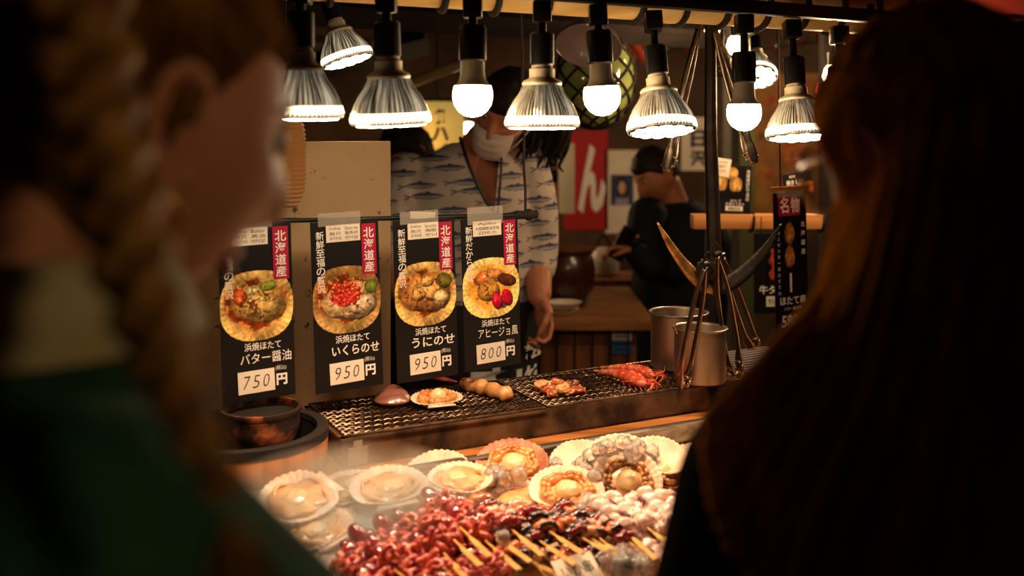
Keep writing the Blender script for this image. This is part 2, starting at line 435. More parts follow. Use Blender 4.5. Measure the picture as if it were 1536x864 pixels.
# splash board
M_board = mat('painted_board', s(196, 160, 116), .55, col2=s(176, 142, 104), scale=4, bump=.1, bscale=90)
nt = M_board.node_tree; nz = nt.nodes.new('ShaderNodeTexNoise'); nz.inputs['Scale'].default_value = 46; nz.inputs['Detail'].default_value = 3
rp = nt.nodes.new('ShaderNodeValToRGB'); rp.color_ramp.elements[0].position = .66; rp.color_ramp.elements[0].color = (0, 0, 0, 1); rp.color_ramp.elements[1].position = .72
mx = nt.nodes.new('ShaderNodeMixRGB'); mx.inputs[2].default_value = (*s(80, 44, 20), 1)
bs = nt.nodes['Principled BSDF']; src = bs.inputs['Base Color'].links[0].from_socket
tcn = nt.nodes.new('ShaderNodeTexCoord'); nt.links.new(tcn.outputs['Object'], nz.inputs['Vector'])
nt.links.new(nz.outputs[0], rp.inputs[0]); nt.links.new(rp.outputs[0], mx.inputs[0]); nt.links.new(src, mx.inputs[1]); nt.links.new(mx.outputs[0], bs.inputs['Base Color'])
b = MB(); ubox(b, .30, .703, 1.925, 1.937, .945, 1.484, .002)
tag(part('splash_board', b, M_board, None), 'beige rust-speckled splash board behind the scallop signs', 'board')

# dark wooden cupboard at the left behind the tub
t = thing('wooden_cupboard', 'dark wooden cupboard at the left end behind the iron bowl', 'cupboard', P(240, 700, 2.25)*1.0)
t.location.z = 0
b = MB(); ubox(b, -.15, .28, 2.06, 2.4, 0, 1.15, .004); wpart('body', b, M_dark, t)
b = MB()
for u in (-.13, .26): ubox(b, u-.015, u+.015, 2.045, 2.06, .5, 1.15)
ubox(b, -.13, .26, 2.045, 2.06, 1.12, 1.15); ubox(b, -.13, .26, 2.045, 2.06, .97, .99); wpart('frame', b, M_plank, t)

# ================================================================== LAMPS
M_socket = mat('socket_black', s(20, 18, 17), .38)
M_ceram = mat('lamp_collar', s(222, 206, 176), .45, col2=s(190, 170, 136), scale=40)
M_ribglass = mat('silvered_ribbed_glass', s(226, 214, 190), .14, .82, rough2=.3, col2=s(170, 156, 128), scale=18)
def leak(m, k):
    nt = m.node_tree; N = nt.nodes; L = nt.links; bs = N['Principled BSDF']
    tc = N.new('ShaderNodeTexCoord'); sp = N.new('ShaderNodeSeparateXYZ'); L.new(tc.outputs['Object'], sp.inputs[0])
    an = N.new('ShaderNodeMath'); an.operation = 'ARCTAN2'; L.new(sp.outputs[0], an.inputs[0]); L.new(sp.outputs[1], an.inputs[1])
    cb = N.new('ShaderNodeCombineXYZ'); mu = N.new('ShaderNodeMath'); mu.operation = 'MULTIPLY'; mu.inputs[1].default_value = 13; L.new(an.outputs[0], mu.inputs[0])
    L.new(mu.outputs[0], cb.inputs[0]); mz = N.new('ShaderNodeMath'); mz.operation = 'MULTIPLY'; mz.inputs[1].default_value = 9; L.new(sp.outputs[2], mz.inputs[0]); L.new(mz.outputs[0], cb.inputs[1])
    nz = N.new('ShaderNodeTexNoise'); nz.inputs['Scale'].default_value = 1.3; nz.inputs['Detail'].default_value = 3; L.new(cb.outputs[0], nz.inputs['Vector'])
    r1 = N.new('ShaderNodeMapRange'); r1.inputs['From Min'].default_value = .42; r1.inputs['From Max'].default_value = .72; L.new(nz.outputs[0], r1.inputs['Value'])
    pw = N.new('ShaderNodeMapRange'); pw.inputs['From Min'].default_value = .07; pw.inputs['From Max'].default_value = .0; pw.inputs['To Min'].default_value = .25; L.new(sp.outputs[2], pw.inputs['Value'])
    m2 = N.new('ShaderNodeMath'); m2.operation = 'MULTIPLY'; L.new(r1.outputs[0], m2.inputs[0]); L.new(pw.outputs[0], m2.inputs[1])
    m3 = N.new('ShaderNodeMath'); m3.operation = 'MULTIPLY'; m3.inputs[1].default_value = k; L.new(m2.outputs[0], m3.inputs[0])
    bs.inputs['Emission Color'].default_value = (1, .80, .52, 1); L.new(m3.outputs[0], bs.inputs['Emission Strength'])
leak(M_ribglass, 1.1)
M_glow = mat('lens_edge_glow', s(255, 236, 200), .3, emit=WARM and (1, .78, .5), es=3.2)

M_led = mat('led_glow', s(255, 240, 210), .3, emit=(1, .80, .54), es=LENS_L)
M_lens = mat('lens_glass', s(60, 54, 46), .1)
M_globe = mat('globe_glow', s(255, 245, 225), .3, emit=(1, .72, .42), es=GLOBE_L)
M_neck = mat('bulb_neck', s(176, 166, 146), .4)
PARP = [(.0585, 0), (.060, .002), (.0598, .006), (.0575, .016), (.0535, .028), (.046, .042), (.0375, .054), (.0335, .062), (.0325, .066), (.031, .068)]
def drop(t, root_inv_top, x):     # stem and clamp above a lamp
    pass
def spot(parent, w, ang=105):
    l = bpy.data.lights.new('lamp_light', 'SPOT'); l.energy = w; l.color = WARM; l.spot_size = math.radians(ang); l.spot_blend = .7; l.shadow_soft_size = .04
    o = bpy.data.objects.new('lamp_light', l); link(o, parent); o.location = (0, 0, -.012); return o
_parts = {}
def parlamp(label, c, axis, stem=0.05, w=SPOT_W, scale=1.0, glow=True, group='reflector lamps in a row over the counter', name='hanging_lamp', clamp=True, cat='lamp'):
    """c: lens centre in the world; axis: direction from the lens up to the socket"""
    t = thing(name, label, cat, M=ori(axis, c) @ Matrix.Scale(scale, 4), group=group)
    if 'g' not in _parts:
        b = MB(); b.lathe(PARP, 128, rib=64, amp=.017, ribz=(.003, .064)); _parts['g'] = b.mesh('glass_body', M_ribglass)
        b = MB(); b.lathe([(.0596, .0035), (.0602, .008), (.0588, .0135), (.0578, .0175)], 128, rib=64, amp=.012); _parts['r'] = b.mesh('glowing_rim', M_glow)
        b = MB(); b.lathe([(.058, .0005), (.054, -.001), (.001, -.002)], 48); _parts['l'] = b.mesh('lens', M_lens)
        b = MB()
        for k in range(12): a = k*2*PI/12; b.lathe([(.0118, 0), (.008, -.0016), (.001, -.002)], 14, T(.0425*math.cos(a), .0425*math.sin(a), -.0012))
        for k in range(6): a = k*2*PI/6+.3; b.lathe([(.0118, 0), (.008, -.0016), (.001, -.002)], 14, T(.0195*math.cos(a), .0195*math.sin(a), -.0017))
        _parts['e'] = b.mesh('led_cluster', M_led)
        b = MB(); b.lathe([(.031, .067), (.0325, .071), (.030, .075), (.022, .079), (.0205, .081), (.0205, .094), (.0175, .095), (.0165, .102)], 48, close=True); _parts['c'] = b.mesh('collar', M_ceram)
        b = MB(); b.lathe([(.0175, .100), (.0195, .102), (.0195, .150), (.0165, .153)], 32, close=True); _parts['s'] = b.mesh('socket', M_socket)
    part('glass_body', _parts['g'], None, t, label='ribbed silvery glass')
    part('lens', _parts['l'], None, t); part('led_cluster', _parts['e'], None, t)
    if glow: part('glowing_rim', _parts['r'], None, t, label='glowing lower rim')
    part('collar', _parts['c'], None, t, label='cream lamp collar'); part('socket', _parts['s'], None, t, label='black lamp socket')
    b = MB(); b.lathe([(.007, .152), (.007, .152+stem)], 12, close=True); part('stem', b, M_blackm, t)
    if clamp:
        b = MB(); b.box((0, 0, .152+stem+.016), (.03, .034, .034), bev=.003); part('clamp', b, M_socket, t)
    if not clamp:
        top = t.matrix_world @ Vector((0, 0, .155+stem)); b = MB(); b.tube(spline([top, top+Vector(axis).normalized()*.04, Vector((top.x, top.y+.02, top.z+.12)), Vector((top.x, top.y+.02, 2.86))], 20), .004, 6); wpart('cord', b, M_soot, t)
    spot(t, w); return t
LV = 1.41
def lampc(px, py): return PV(px, py, LV)
ZT = 1.716
def hang(px, py, tilt_cam, label, tiltx=0.0, **k):
    c = lampc(px, py); ax = Vector((tiltx, tilt_cam, 1)).normalized()
    st = (ZT-c.z)/ax.z-.152; parlamp(label, c, ax, stem=max(st-.036, .012), **k)
hang(452, 177, -.03, 'reflector lamp half hidden behind the face of the person with the braid', w=SPOT_W*1.7)
hang(586, 186, -.06, 'large reflector lamp over the 950 yen signs, right of the tilted lamp', tiltx=-.03)
hang(813, 191, .0, 'reflector lamp hanging between the two left globe bulbs')
hang(993, 197, .20, 'reflector lamp left of the iron anchor with its bright face showing', tiltx=-.05)
hang(1198, 206, .15, 'reflector lamp above the red headed hanging sign', tiltx=-.02)
def globe(label, px, py, k=1.0, stem=None, group='bare globe bulbs over the counter', tilt=(0, 0, 1)):
    c = lampc(px, py); t = thing('hanging_bulb', label, 'light bulb', M=ori(tilt, c), group=group)
    b = MB(); b.lathe([(.0001, -.031), (.012, -.0285), (.022, -.0215), (.0285, -.0115), (.031, 0), (.0305, .009), (.0285, .0175)], 32); part('globe', b, M_globe, t, 'all', label='glowing white globe')
    b = MB(); b.lathe([(.0283, .0176), (.0225, .024), (.0195, .032), (.0185, .052), (.0185, .058)], 32, close=True); part('neck', b, M_neck, t)
    b = MB(); b.lathe([(.0195, .056), (.0215, .058), (.0215, .108), (.019, .112)], 32, close=True); part('socket', b, M_socket, t)
    top = ZT-c.z
    b = MB(); b.lathe([(.007, .11), (.007, top-.03)], 12, close=True); part('stem', b, M_blackm, t)
    b = MB(); b.box((0, 0, top-.019), (.03, .034, .034), bev=.003); part('clamp', b, M_socket, t)
globe('globe bulb hanging over the head of the worker in the fish shirt', 709, 146)
globe('globe bulb in front of the big netted glass float', 903, 146, tilt=(-.05, 0, 1))
globe('globe bulb right of the iron anchor', 1116, 171)
# black conical lamp at the right
t = thing('hanging_lamp', 'small black cone lamp beside the long fair hair', 'lamp', M=ori((-.02, .04, 1), PV(1263, 184, 1.41)))
b = MB(); b.lathe([(.031, 0), (.032, .002), (.026, .03), (.0235, .055), (.0235, .106), (.018, .11)], 32); part('shade', b, M_socket, t)
b = MB(); b.lathe([(.029, .002), (.001, .0015)], 24); part('led_cluster', b, M_led, t, label='glowing lamp face')
b = MB(); b.lathe([(.008, .11), (.008, .16)], 12, close=True); part('stem', b, M_blackm, t)
b = MB(); b.box((0, 0, .168), (.03, .034, .034), bev=.003); part('clamp', b, M_socket, t)
spot(t, SPOT_W*.5, 90)
# an unlit grey bulb behind the hair
t = thing('hanging_bulb', 'unlit bulb partly behind the hair, last on the lamp track', 'light bulb', M=ori((0, 0, 1), PV(1306, 130, 1.41)))
b = MB(); b.lathe([(.001, -.03), (.02, -.022), (.029, -.005), (.028, .012), (.02, .032), (.017, .05)], 24); part('globe', b, M_neck, t)
b = MB(); b.lathe([(.018, .048), (.0205, .05), (.0205, .095), (.007, .098), (.007, .16)], 24, close=True); part('socket', b, M_socket, t)
# lamp track and the bamboo pole above it
t = thing('lamp_rail', 'black lamp track from which the counter lamps hang', 'rail', UV(.8, LV, ZT+.01))
b = MB(); ubox(b, -.3, 2.6, LV-.014, LV+.014, ZT, ZT+.024, .003); wpart('track', b, M_blackm, t)
M_bamboo = mat('bamboo', s(222, 190, 122), .45, col2=s(196, 158, 92), scale=7, stretch=(.6, 4, 4), bump=.1)
t = thing('bamboo_pole', 'thick pale bamboo pole lashed with black rope along the top', 'pole', UV(.8, 1.51, 1.764))
b = MB(); n = 60; pts = [UV(-.3+3*i/n, 1.51, 1.764) for i in range(n+1)]
b.tube(pts, [.058+(.003 if i % 14 in (0,) else 0) for i in range(n+1)], 32); wpart('culm', b, M_bamboo, t)
b = MB(); k = 1200; 
for i in range(30):
    u0 = -.25+i*.095; 
    b.tube([UV(u0+.09*(q/20), 1.51+.062*math.cos(2*PI*q/20+2.2), 1.764+.062*math.sin(2*PI*q/20+2.2)) for q in range(21)], .0066, 6)
wpart('rope', b, M_soot, t, label='black rope lashing')
# hangers for track and pole
for u in (.05, 1.2, 2.3):
    t = thing('rail_hanger', 'thin black rod holding the lamp track to the ceiling', 'rod', UV(u, 1.43, 1.8), group='rods that hold the lamp track')
    b = MB(); b.tube([UV(u, 1.425, ZT+.015), UV(u, 1.425, 2.86)], .007, 8); wpart('rod', b, M_blackm, t)
# tilted reflector lamp further back
parlamp('small reflector lamp tilted on a clamp at the upper left', P(522, 92, 2.15), Vector((-.30, .05, .93)), stem=.004, w=4, scale=.95, glow=True, group=None, clamp=False)
# ================================================================== SIGNS ON THE ROD
M_print = mat('glossy_print', (1, 1, 1), .35, attr='Col', spec=.4)
M_card = mat('sign_card', s(20, 16, 16), .42, spec=.4)
M_red = mat('sign_red', s(168, 6, 58), .5)
M_white = mat('lettering_white', s(240, 232, 222), .5)
M_paper = mat('paper', s(240, 226, 208), .7, col2=s(228, 212, 192), scale=9)
M_ink = mat('marker_ink', s(28, 22, 22), .6)
M_tape = mat('clear_tape', s(200, 190, 176), .25, alpha=.26)
def food(kind, n=120):
    x = np.linspace(-1, 1, n); X, Y = np.meshgrid(x, x)
    img = np.zeros((n, n, 3)); img[:] = np.array([20, 14, 12])/255
    th = np.arctan2(Y, X); nz = fbm(X+3, Y, 2.2, 11); fine = fbm(X, Y+5, 9, 23)
    R0 = 1.02+.006*np.cos(th*38)+.03*(fbm(X, Y, 2, 3)-.5)
    rr = (np.abs(X)**2.5+np.abs((Y+.02)*1.02)**2.5)**(1/2.5)
    shell = sm(R0-rr, 0, .02); rib = .5+.5*np.cos(th*38+5*nz)
    if kind == 'ajillo':
        c = np.array([246, 206, 120])[None, None, :]/255*(.80+.14*rib*sm(rr, .6, .95)+.5*(nz-.5))[..., None]
    else:
        c = np.array([236, 186, 104])[None, None, :]/255*(.74+.16*rib*sm(rr, .75, .95)+.9*(nz-.5))[..., None]
        if kind == 'ikura': c = c*.55+np.array([60, 30, 16])/255*.45*(1-sm(-Y, .3, .7))[..., None]+.25*c*sm(-Y, .3, .7)[..., None]
    img = img*(1-shell[..., None])+c*shell[..., None]
    def ell(cx, cy, rx, ry, rot=0, soft=.05, wob=.0, seed=3):
        a = (X-cx)*math.cos(rot)+(Y-cy)*math.sin(rot); b_ = -(X-cx)*math.sin(rot)+(Y-cy)*math.cos(rot)
        q = np.sqrt((a/rx)**2+(b_/ry)**2)+wob*(fbm(X+seed, Y-seed, 4, seed)-.5)
        return sm(1-q, 0, soft), q
    def blob(img, col, cx, cy, rx, ry, rot=0, wob=.25, seed=3, lit=.5, gl=.5, tex=.5):
        m, q = ell(cx, cy, rx, ry, rot, .06, wob, seed)
        lx = (X-cx)/rx; ly = (Y-cy)/ry
        sh = np.clip(.75+lit*.35*(ly*.8-lx*.3)-.35*np.clip(q, 0, 1)**3+tex*(fbm(X*1.4+seed, Y*1.4, 5, seed+9)-.5), .1, 1.6)
        hi = sm(fbm(X+seed*2, Y+seed, 7, seed+40), .56, .72)*gl*np.clip(1-q, 0, 1)
        cc = np.array(col)[None, None, :]/255*sh[..., None]+hi[..., None]*.9
        return img*(1-m[..., None])+np.clip(cc, 0, 1)*m[..., None]
    if kind != 'ajillo':
        m, q = ell(0, 0, .90, .74, 0, .18, .5, 5)
        sauce = np.array([104, 42, 14])[None, None, :]/255*(.45+1.1*nz)[..., None]
        img = img*(1-m[..., None])+sauce*m[..., None]
        m2 = sm(.1-np.abs(q-.86), 0, .06)*sm(fine, .45, .6)*.6; img = mixc(img, [236, 150, 60], m2)
    else:
        m, q = ell(0, -.02, .84, .76, 0, .16, .3, 5)
        img = img*(1-m[..., None])+(np.array([214, 146, 52])[None, None, :]/255*(.6+.8*nz)[..., None])*m[..., None]
    if kind == 'butter':
        img = blob(img, [232, 166, 78], .05, .02, .80, .54, -.1, .3, 4, .7, .35)
        img = blob(img, [240, 190, 106], .12, -.02, .6, .36, -.1, .3, 6, .7, .5)
        img = blob(img, [232, 214, 140], -.12, .42, .2, .13, .4, .1, 8, .3, .3, .2)
        img = blob(img, [150, 160, 60], .3, .5, .24, .14, .2, .6, 9, .3, .2)
        img = blob(img, [224, 96, 40], -.45, .25, .2, .22, 0, .4, 10, .3, .3)
        img = mixc(img, [40, 40, 14], sm(fbm(X, Y, 16, 77), .64, .70)*ell(0, .12, .7, .5)[0])
        img = mixc(img, [60, 24, 8], sm(.035-np.abs(fbm(X, Y, 3, 31)-.47), 0, .02)*ell(.05, 0, .6, .4)[0]*.8)
    if kind == 'ikura':
        img = blob(img, [236, 186, 126], .08, -.08, .86, .58, .05, .35, 4, .9, .5)
        img = blob(img, [244, 206, 160], .42, -.22, .4, .28, .3, .3, 7, .9, .6)
        img = mixc(img, [50, 20, 8], sm(.03-np.abs(fbm(X, Y, 3.2, 35)-.5), 0, .02)*ell(.1, -.12, .66, .4)[0]*.9)
        rng = np.random.RandomState(4)
        for k in range(95):
            a = rng.rand()*2*PI; q = math.sqrt(rng.rand()); cx = -.05+.42*q*math.cos(a); cy = .16+.36*q*math.sin(a)
            img = blob(img, [226, 50+30*rng.rand(), 34], cx, cy, .075, .075, 0, 0, 3, .9, 0, 0)
            m, _ = ell(cx-.018, cy+.024, .02, .016); img = mixc(img, [255, 190, 150], m*.8)
        img = mixc(img, [200, 30, 60], ell(-.12, .0, .36, .2)[0]*.35)
        img = blob(img, [120, 130, 50], .72, .3, .2, .22, .2, .6, 9, .3, .2)
    if kind == 'uni':
        img = blob(img, [214, 140, 66], .0, .0, .86, .62, 0, .35, 4, .9, .3)
        for (cx, cy, rx, ry, ro, sd) in ((-.1, .18, .36, .26, .5, 5), (.12, .02, .38, .24, -.4, 7), (-.25, -.05, .26, .2, .2, 9), (.05, .34, .24, .16, 0, 12)):
            img = blob(img, [240, 176, 96], cx, cy, rx, ry, ro, .35, sd, .9, .45)
        img = blob(img, [248, 206, 140], .5, -.2, .26, .26, 0, .3, 13, .9, .6)
        img = blob(img, [120, 110, 40], .6, .34, .28, .24, 0, .5, 14, .3, .2)
        img = mixc(img, [54, 22, 8], sm(.03-np.abs(fbm(X, Y, 3, 45)-.48), 0, .02)*ell(0, 0, .7, .48)[0]*.85)
    if kind == 'ajillo':
        img = blob(img, [226, 120, 60], -.15, .3, .5, .26, .1, .3, 4, .8, .4)
        img = blob(img, [240, 160, 80], .1, .42, .36, .18, -.2, .3, 5, .8, .5)
        img = blob(img, [104, 46, 24], .55, .18, .36, .2, -.3, .4, 6, .6, .4)
        img = blob(img, [206, 144, 62], -.1, -.12, .42, .36, 0, .12, 7, .9, .15)
        img = mixc(img, [90, 50, 14], sm(fbm(X, Y, 12, 61), .6, .66)*ell(-.1, -.12, .38, .33)[0])
        for (cx, cy) in ((.2, -.48), (.56, -.4)): img = blob(img, [214, 18, 52], cx, cy, .2, .3, .3, .1, 8+int(cx*9), .8, .35, .25)
        img = mixc(img, [40, 16, 30], ell(.42, -.64, .12, .1)[0]*.7)
        img = mixc(img, [200, 30, 20], sm(.05-np.abs(ell(.08, .47, .11, .05)[1]-1), 0, .05))
    img = img*(.78+.5*fbm(X, Y, 14, 99))[..., None]; img = mixc(img, [40, 18, 8], sm(fbm(X+9, Y, 10, 88), .60, .70)*sm(rr, 1., .3)*.55)
    return np.clip(img*1.3, 0, 1), (rr < 1.02+.006*np.cos(th*38)+.03*(fbm(X, Y, 2, 3)-.5))
SV = 1.74
def price_sign(label, xl, yt, xr, yb, roll, kind, down, notes, line2, price, note_box, group='scallop signs on the rod'):
    tl = PV(xl, yt, SV); tr = PV(xr, yt, SV); w = (tr-tl).length; h = (yb-yt)/F*(tl.y*.6+tr.y*.4)
    x = (UD*math.cos(roll)+Vector((0, 0, math.sin(roll))))
    t = thing('price_sign', label, 'sign', M=frame(tl, x, -VD), group=group)
    b = MB(); b.box((w/2, -h/2, -.001), (w, h, .002), bev=.0007); part('card', b, M_card, t, False)
    img, mk = food(kind); x0, x1 = .0*w, 1.0*w; y0, y1 = (-.665*h, -.262*h)
    part('food_photo', print_mesh('food_photo', img, x1-x0, y1-y0, .0003, M_print, mk, x0, y0), None, t)
    b = MB(); b.box((.845*w, -.18*h, .0004), (.215*w, .30*h, .0008)); rb = part('red_banner', b, M_red, t, False)
    b = MB(); write_down(b, '北海道産', .845*w, -.05*h, -.32*h, .17*w, .0011, .012); part('lettering', b, M_white, rb, False)
    b = MB()
    if down: write_down(b, down, .13*w, -.055*h, -.42*h, .14*w, .0009, .008)
    write(b, '浜焼ほたて', .56*w, -.698*h, .50*w, .046*h, .0009, .01)
    write(b, line2, .60*w, -.765*h, .70*w, .062*h, .0009, .004 if ('醤' in line2 or '風' in line2) else .016)
    write(b, '(税込)', .80*w, -.835*h, .15*w, .030*h, .0009, .0); write(b, '円', .81*w, -.90*h, .15*w, .066*h, .0009, .04)
    part('lettering', b, M_white, t, False, label='white brush lettering')
    b = MB(); b.box((0, 0, .0006), (.50*w, .125*h, .0012)); 
    pc = part('price_card', b, M_paper, t, False, label='white paper price slip'); pc.location = (.46*w, -.895*h, .0002); pc.rotation_euler.z = .02
    b = MB()
    for i, ch in enumerate(price): write(b, ch, (-.135+.135*i)*w, 0, .085*w, .072*h, .0015, -.012, shear=.18)
    part('handwriting', b, M_ink, pc, False)
    b = MB(); nw, nh = .5*w, .10*h; b.box((0, 0, .0006), (nw, nh, .0012), bev=.0005)
    nc = part('note_card', b, M_paper, t, False, label='small handwritten card'); nc.location = (note_box*w, -.075*h, .0002)
    b = MB()
    for i, ln in enumerate(notes):
        yy = nh*(.28-.28*i)
        if isinstance(ln, tuple):
            write(b, ln[0], -.24*nw, yy, .34*nw, .2*nh, .0015, 0); write(b, ln[1], .24*nw, yy, .38*nw, .2*nh, .0015, 0)
        else: write(b, ln, 0, yy, .66*nw if i != 1 else .84*nw, .22*nh, .0015, 0)
    part('handwriting', b, M_ink, nc, False)
    b = MB(); b.box((.42*w, .003, .0016), (.62*w, .024 if price != '800' else .034, .0006)); part('clear_tape', b, M_tape, t, False, label='strip of clear tape over the rod')
    return t
price_sign('black 750 yen butter soy scallop sign, nearest the person with the braid', 326, 338, 436, 605, .03, 'butter', '新鮮至福の贅沢', [('Scallop', 'Butter'), ('扇贝', '黄油'), ('가리비', '버터알')], 'バター醤油', '750', .42)
price_sign('black 950 yen scallop sign with a heap of red roe', 465, 334, 567, 590, .035, 'ikura', '新鮮至福の贅沢', [('Scallop', 'Simon roe'), ('扇贝', '鮭魚卵'), ('호타테', '연어알')], 'いくらのせ', '950', .47)
price_sign('black 950 yen scallop sign with orange sea urchin', 589, 331, 681, 574, .03, 'uni', '新鮮至福の贅沢', [('Scallop', 'Sea urchin'), ('扇贝', '海胆'), ('호타테', '우니')], 'うにのせ', '950', .48)
price_sign('black 800 yen scallop sign with red cherry tomatoes', 691, 328, 776, 557, .03, 'ajillo', '新鮮だから美味', ['Ajillo', '大蒜橄榄油风味', '감바스'], 'アヒージョ風', '800', .45)
t = thing('hanging_rod', 'thin black rod carrying the four scallop signs', 'rod', PV(600, 325, SV-.006))
b = MB(); b.tube([PV(330, 333, SV+.012), PV(600, 327, SV+.012), PV(800, 322, SV+.012)], .0045, 10); wpart('rod', b, M_blackm, t)
b = MB(); q = PV(793, 322, SV+.012); b.tube([q-UD*.03, q+UD*.018], .0085, 10); b.ell(q, .012); wpart('end_knot', b, M_soot, t)
b = MB(); q = PV(788, 322, SV+.012); pts = [q]+[Vector((q.x-.012*(k/12)+.0012*math.sin(k*2.1), q.y-.02*k/12, q.z+(1.9-q.z)*k/12)) for k in range(1, 13)]; b.tube(pts, .0028, 7); wpart('cord', b, M_soot, t, label='black hanging cord')
b = MB(); q = PV(365, 332, SV+.012); b.tube([q, Vector((q.x, q.y, 2.86))], .0028, 7); wpart('cord', b, M_soot, t, label='black hanging cord')
b = MB(); b.box((0, 0, 0), (.05, .004, .013), R(YAW, 'Z') @ R(.06, 'Y')); b.xf(Matrix.Translation(PV(634, 323, SV+.004))); wpart('paper_tape', b, M_paper, t, False)

# ================================================================== FOOD ON THE GRILL AND ICE
M_shell = mat('scallop_shell', s(240, 220, 196), .5, col2=s(222, 178, 148), scale=26, bump=.2, bscale=120)
M_shellb = mat('scallop_shell_brown', s(206, 150, 116), .5, col2=s(150, 86, 58), scale=26, bump=.2, bscale=120)
M_meat = mat('scallop_meat', s(226, 178, 126), .22, col2=s(204, 142, 88), scale=30, bump=.5, bscale=55, coat=.5, sss=.15)
M_mantle = mat('scallop_mantle', s(196, 140, 84), .3, col2=s(112, 66, 30), scale=60, bump=.7, bscale=90, coat=.4)
M_gmantle = mat('scallop_mantle_gold', s(216, 160, 96), .3, col2=s(176, 110, 50), scale=40, bump=.6, bscale=70, coat=.4)
M_muscle = mat('scallop_muscle', s(240, 206, 156), .25, col2=s(226, 180, 124), scale=40, bump=.3, coat=.4, sss=.2)
def shell_mb(Rr, depth, ears=True, nr=11, na=132, ribs=33, seed=0):
    b = MB(); rnd = random.Random(seed)
    def edge(a):                        # a = 0 points away from the hinge
        k = 1+.008*math.cos(a*ribs); c = math.cos(a)
        if c < -.55: k *= 1-.20*(-c-.55)/.45
        return Rr*k
    top = []; bot = []
    for j in range(nr+1):
        q = j/nr
        for i in range(na):
            a = 2*PI*i/na; r = edge(a)*q; z = depth*(q**2.2)+.0009*math.cos(a*ribs)*q*q+.0012*mnoise.noise(Vector((a*1.5, q*3, seed)))
            top.append(Vector((r*math.sin(a), r*math.cos(a), z+.002))); bot.append(Vector((r*1.01*math.sin(a), r*1.01*math.cos(a), z)))
    fs = [(j*na+i, j*na+(i+1) % na, (j+1)*na+(i+1) % na, (j+1)*na+i) for j in range(nr) for i in range(na)]
    b.add(top, fs); b.add(bot, [q[::-1] for q in fs])
    n = len(top); e = nr*na
    b.f += [(e+i, e+(i+1) % na, n+e+(i+1) % na, n+e+i) for i in range(na)]
    if ears:
        z = depth*.75
        b.prism([(-.55*Rr, -.92*Rr), (.55*Rr, -.92*Rr), (.42*Rr, -.66*Rr), (-.42*Rr, -.66*Rr)], z-.001, z+.002)
    return b
def lump(c, r, seed, amp=.25, nu=30, nv=18, M=None, fr=3.0):
    b = MB(); b.ell((0, 0, 0), (1, 1, 1), nu=nu, nv=nv)
    out = []
    for p in b.v:
        k = 1+amp*mnoise.noise(p*fr+Vector((seed*3.1, seed*1.7, seed))); out.append(Vector((p.x*r[0]*k, p.y*r[1]*k, p.z*r[2]*k)))
    b.v = out
    if M is not None: b.xf(M)
    b.xf(Matrix.Translation(c)); return b
def scallop(label, c, nrm, spin, Rr=.055, kind='meat', group=None, seed=0, shellm=None, name='scallop'):
    M = ori(nrm, c, (math.cos(spin), math.sin(spin), 0))
    t = thing(name, label, 'scallop', M=M, group=group); dp = Rr*.24
    part('shell', shell_mb(Rr, dp, seed=seed), shellm or M_shell, t, 'all', label='fan ribbed shell')
    if kind == 'empty': return t
    z0 = dp*.25
    if kind == 'meat':                  # flat raw body filling the shell
        b = lump((.05*Rr*math.sin(seed), .04*Rr, z0+.004), ((.74+.05*math.sin(seed*2))*Rr, .72*Rr, .010), seed, .34, nu=48, nv=24, fr=2.4)
        part('body', b, M_meat, t, 'all'); b = lump((.12*Rr*math.sin(seed*1.3), .1*Rr*math.cos(seed*2.1), z0+.010), (.34*Rr, .30*Rr, .009), seed+5, .16)
        part('muscle', b, M_muscle, t, 'all', label='pale round muscle')
        b = MB(); b.tube([Vector((.66*Rr*math.cos(a)*(1+.10*math.sin(5*a+seed)), .62*Rr*math.sin(a)*(1+.1*math.sin(4*a+seed)), z0+.009+.0025*math.sin(5*a+seed))) for a in np.linspace(0, 2*PI, 48, endpoint=False)], [.0022+.0016*math.sin(3*k*2*PI/48+seed) for k in range(48)], 8, closed=True)
        part('mantle', b, M_meat, t, 'all')
    else:                               # cooked / opened with brown frilled mantle
        b = lump((0, 0, z0+.004), (.74*Rr, .72*Rr, .008), seed, .2); part('body', b, M_meat, t, 'all')
        b = MB()
        for k, (q, r) in enumerate(((.64, .005), (.50, .0042))):
            b.tube([Vector((q*Rr*math.cos(a)*(1+.06*math.sin(7*a+seed)), q*Rr*math.sin(a)*(1+.06*math.sin(6*a)), z0+.011+.002*math.sin(17*a+k))) for a in np.linspace(0, 2*PI, 90, endpoint=False)], [r*(1+.16*math.sin(23*i*2*PI/90)+.25*math.sin(5*i*2*PI/90+seed)) for i in range(90)], 8, closed=True)
        part('mantle', b, M_mantle if kind == 'open' else M_gmantle, t, 'all', label='brown frilled mantle' if kind == 'open' else 'golden mantle')
        b = lump((.04*Rr, -.06*Rr, z0+.013), (.34*Rr, .33*Rr, .014), seed+3, .10); part('muscle', b, M_muscle, t, 'all', label='pale round muscle')
        if kind == 'roe':
            b = lump((-.36*Rr, .26*Rr, z0+.012), (.30*Rr, .15*Rr, .009), seed+8, .12, M=R(.7, 'Z')); part('roe', b, mat('roe', s(214, 120, 60), .25, coat=.4, col2=s(190, 96, 50), scale=30), t, 'all')
    return t
tc = Vector((0, -1, 0))                # towards the camera
G = 'raw scallops on the ice'
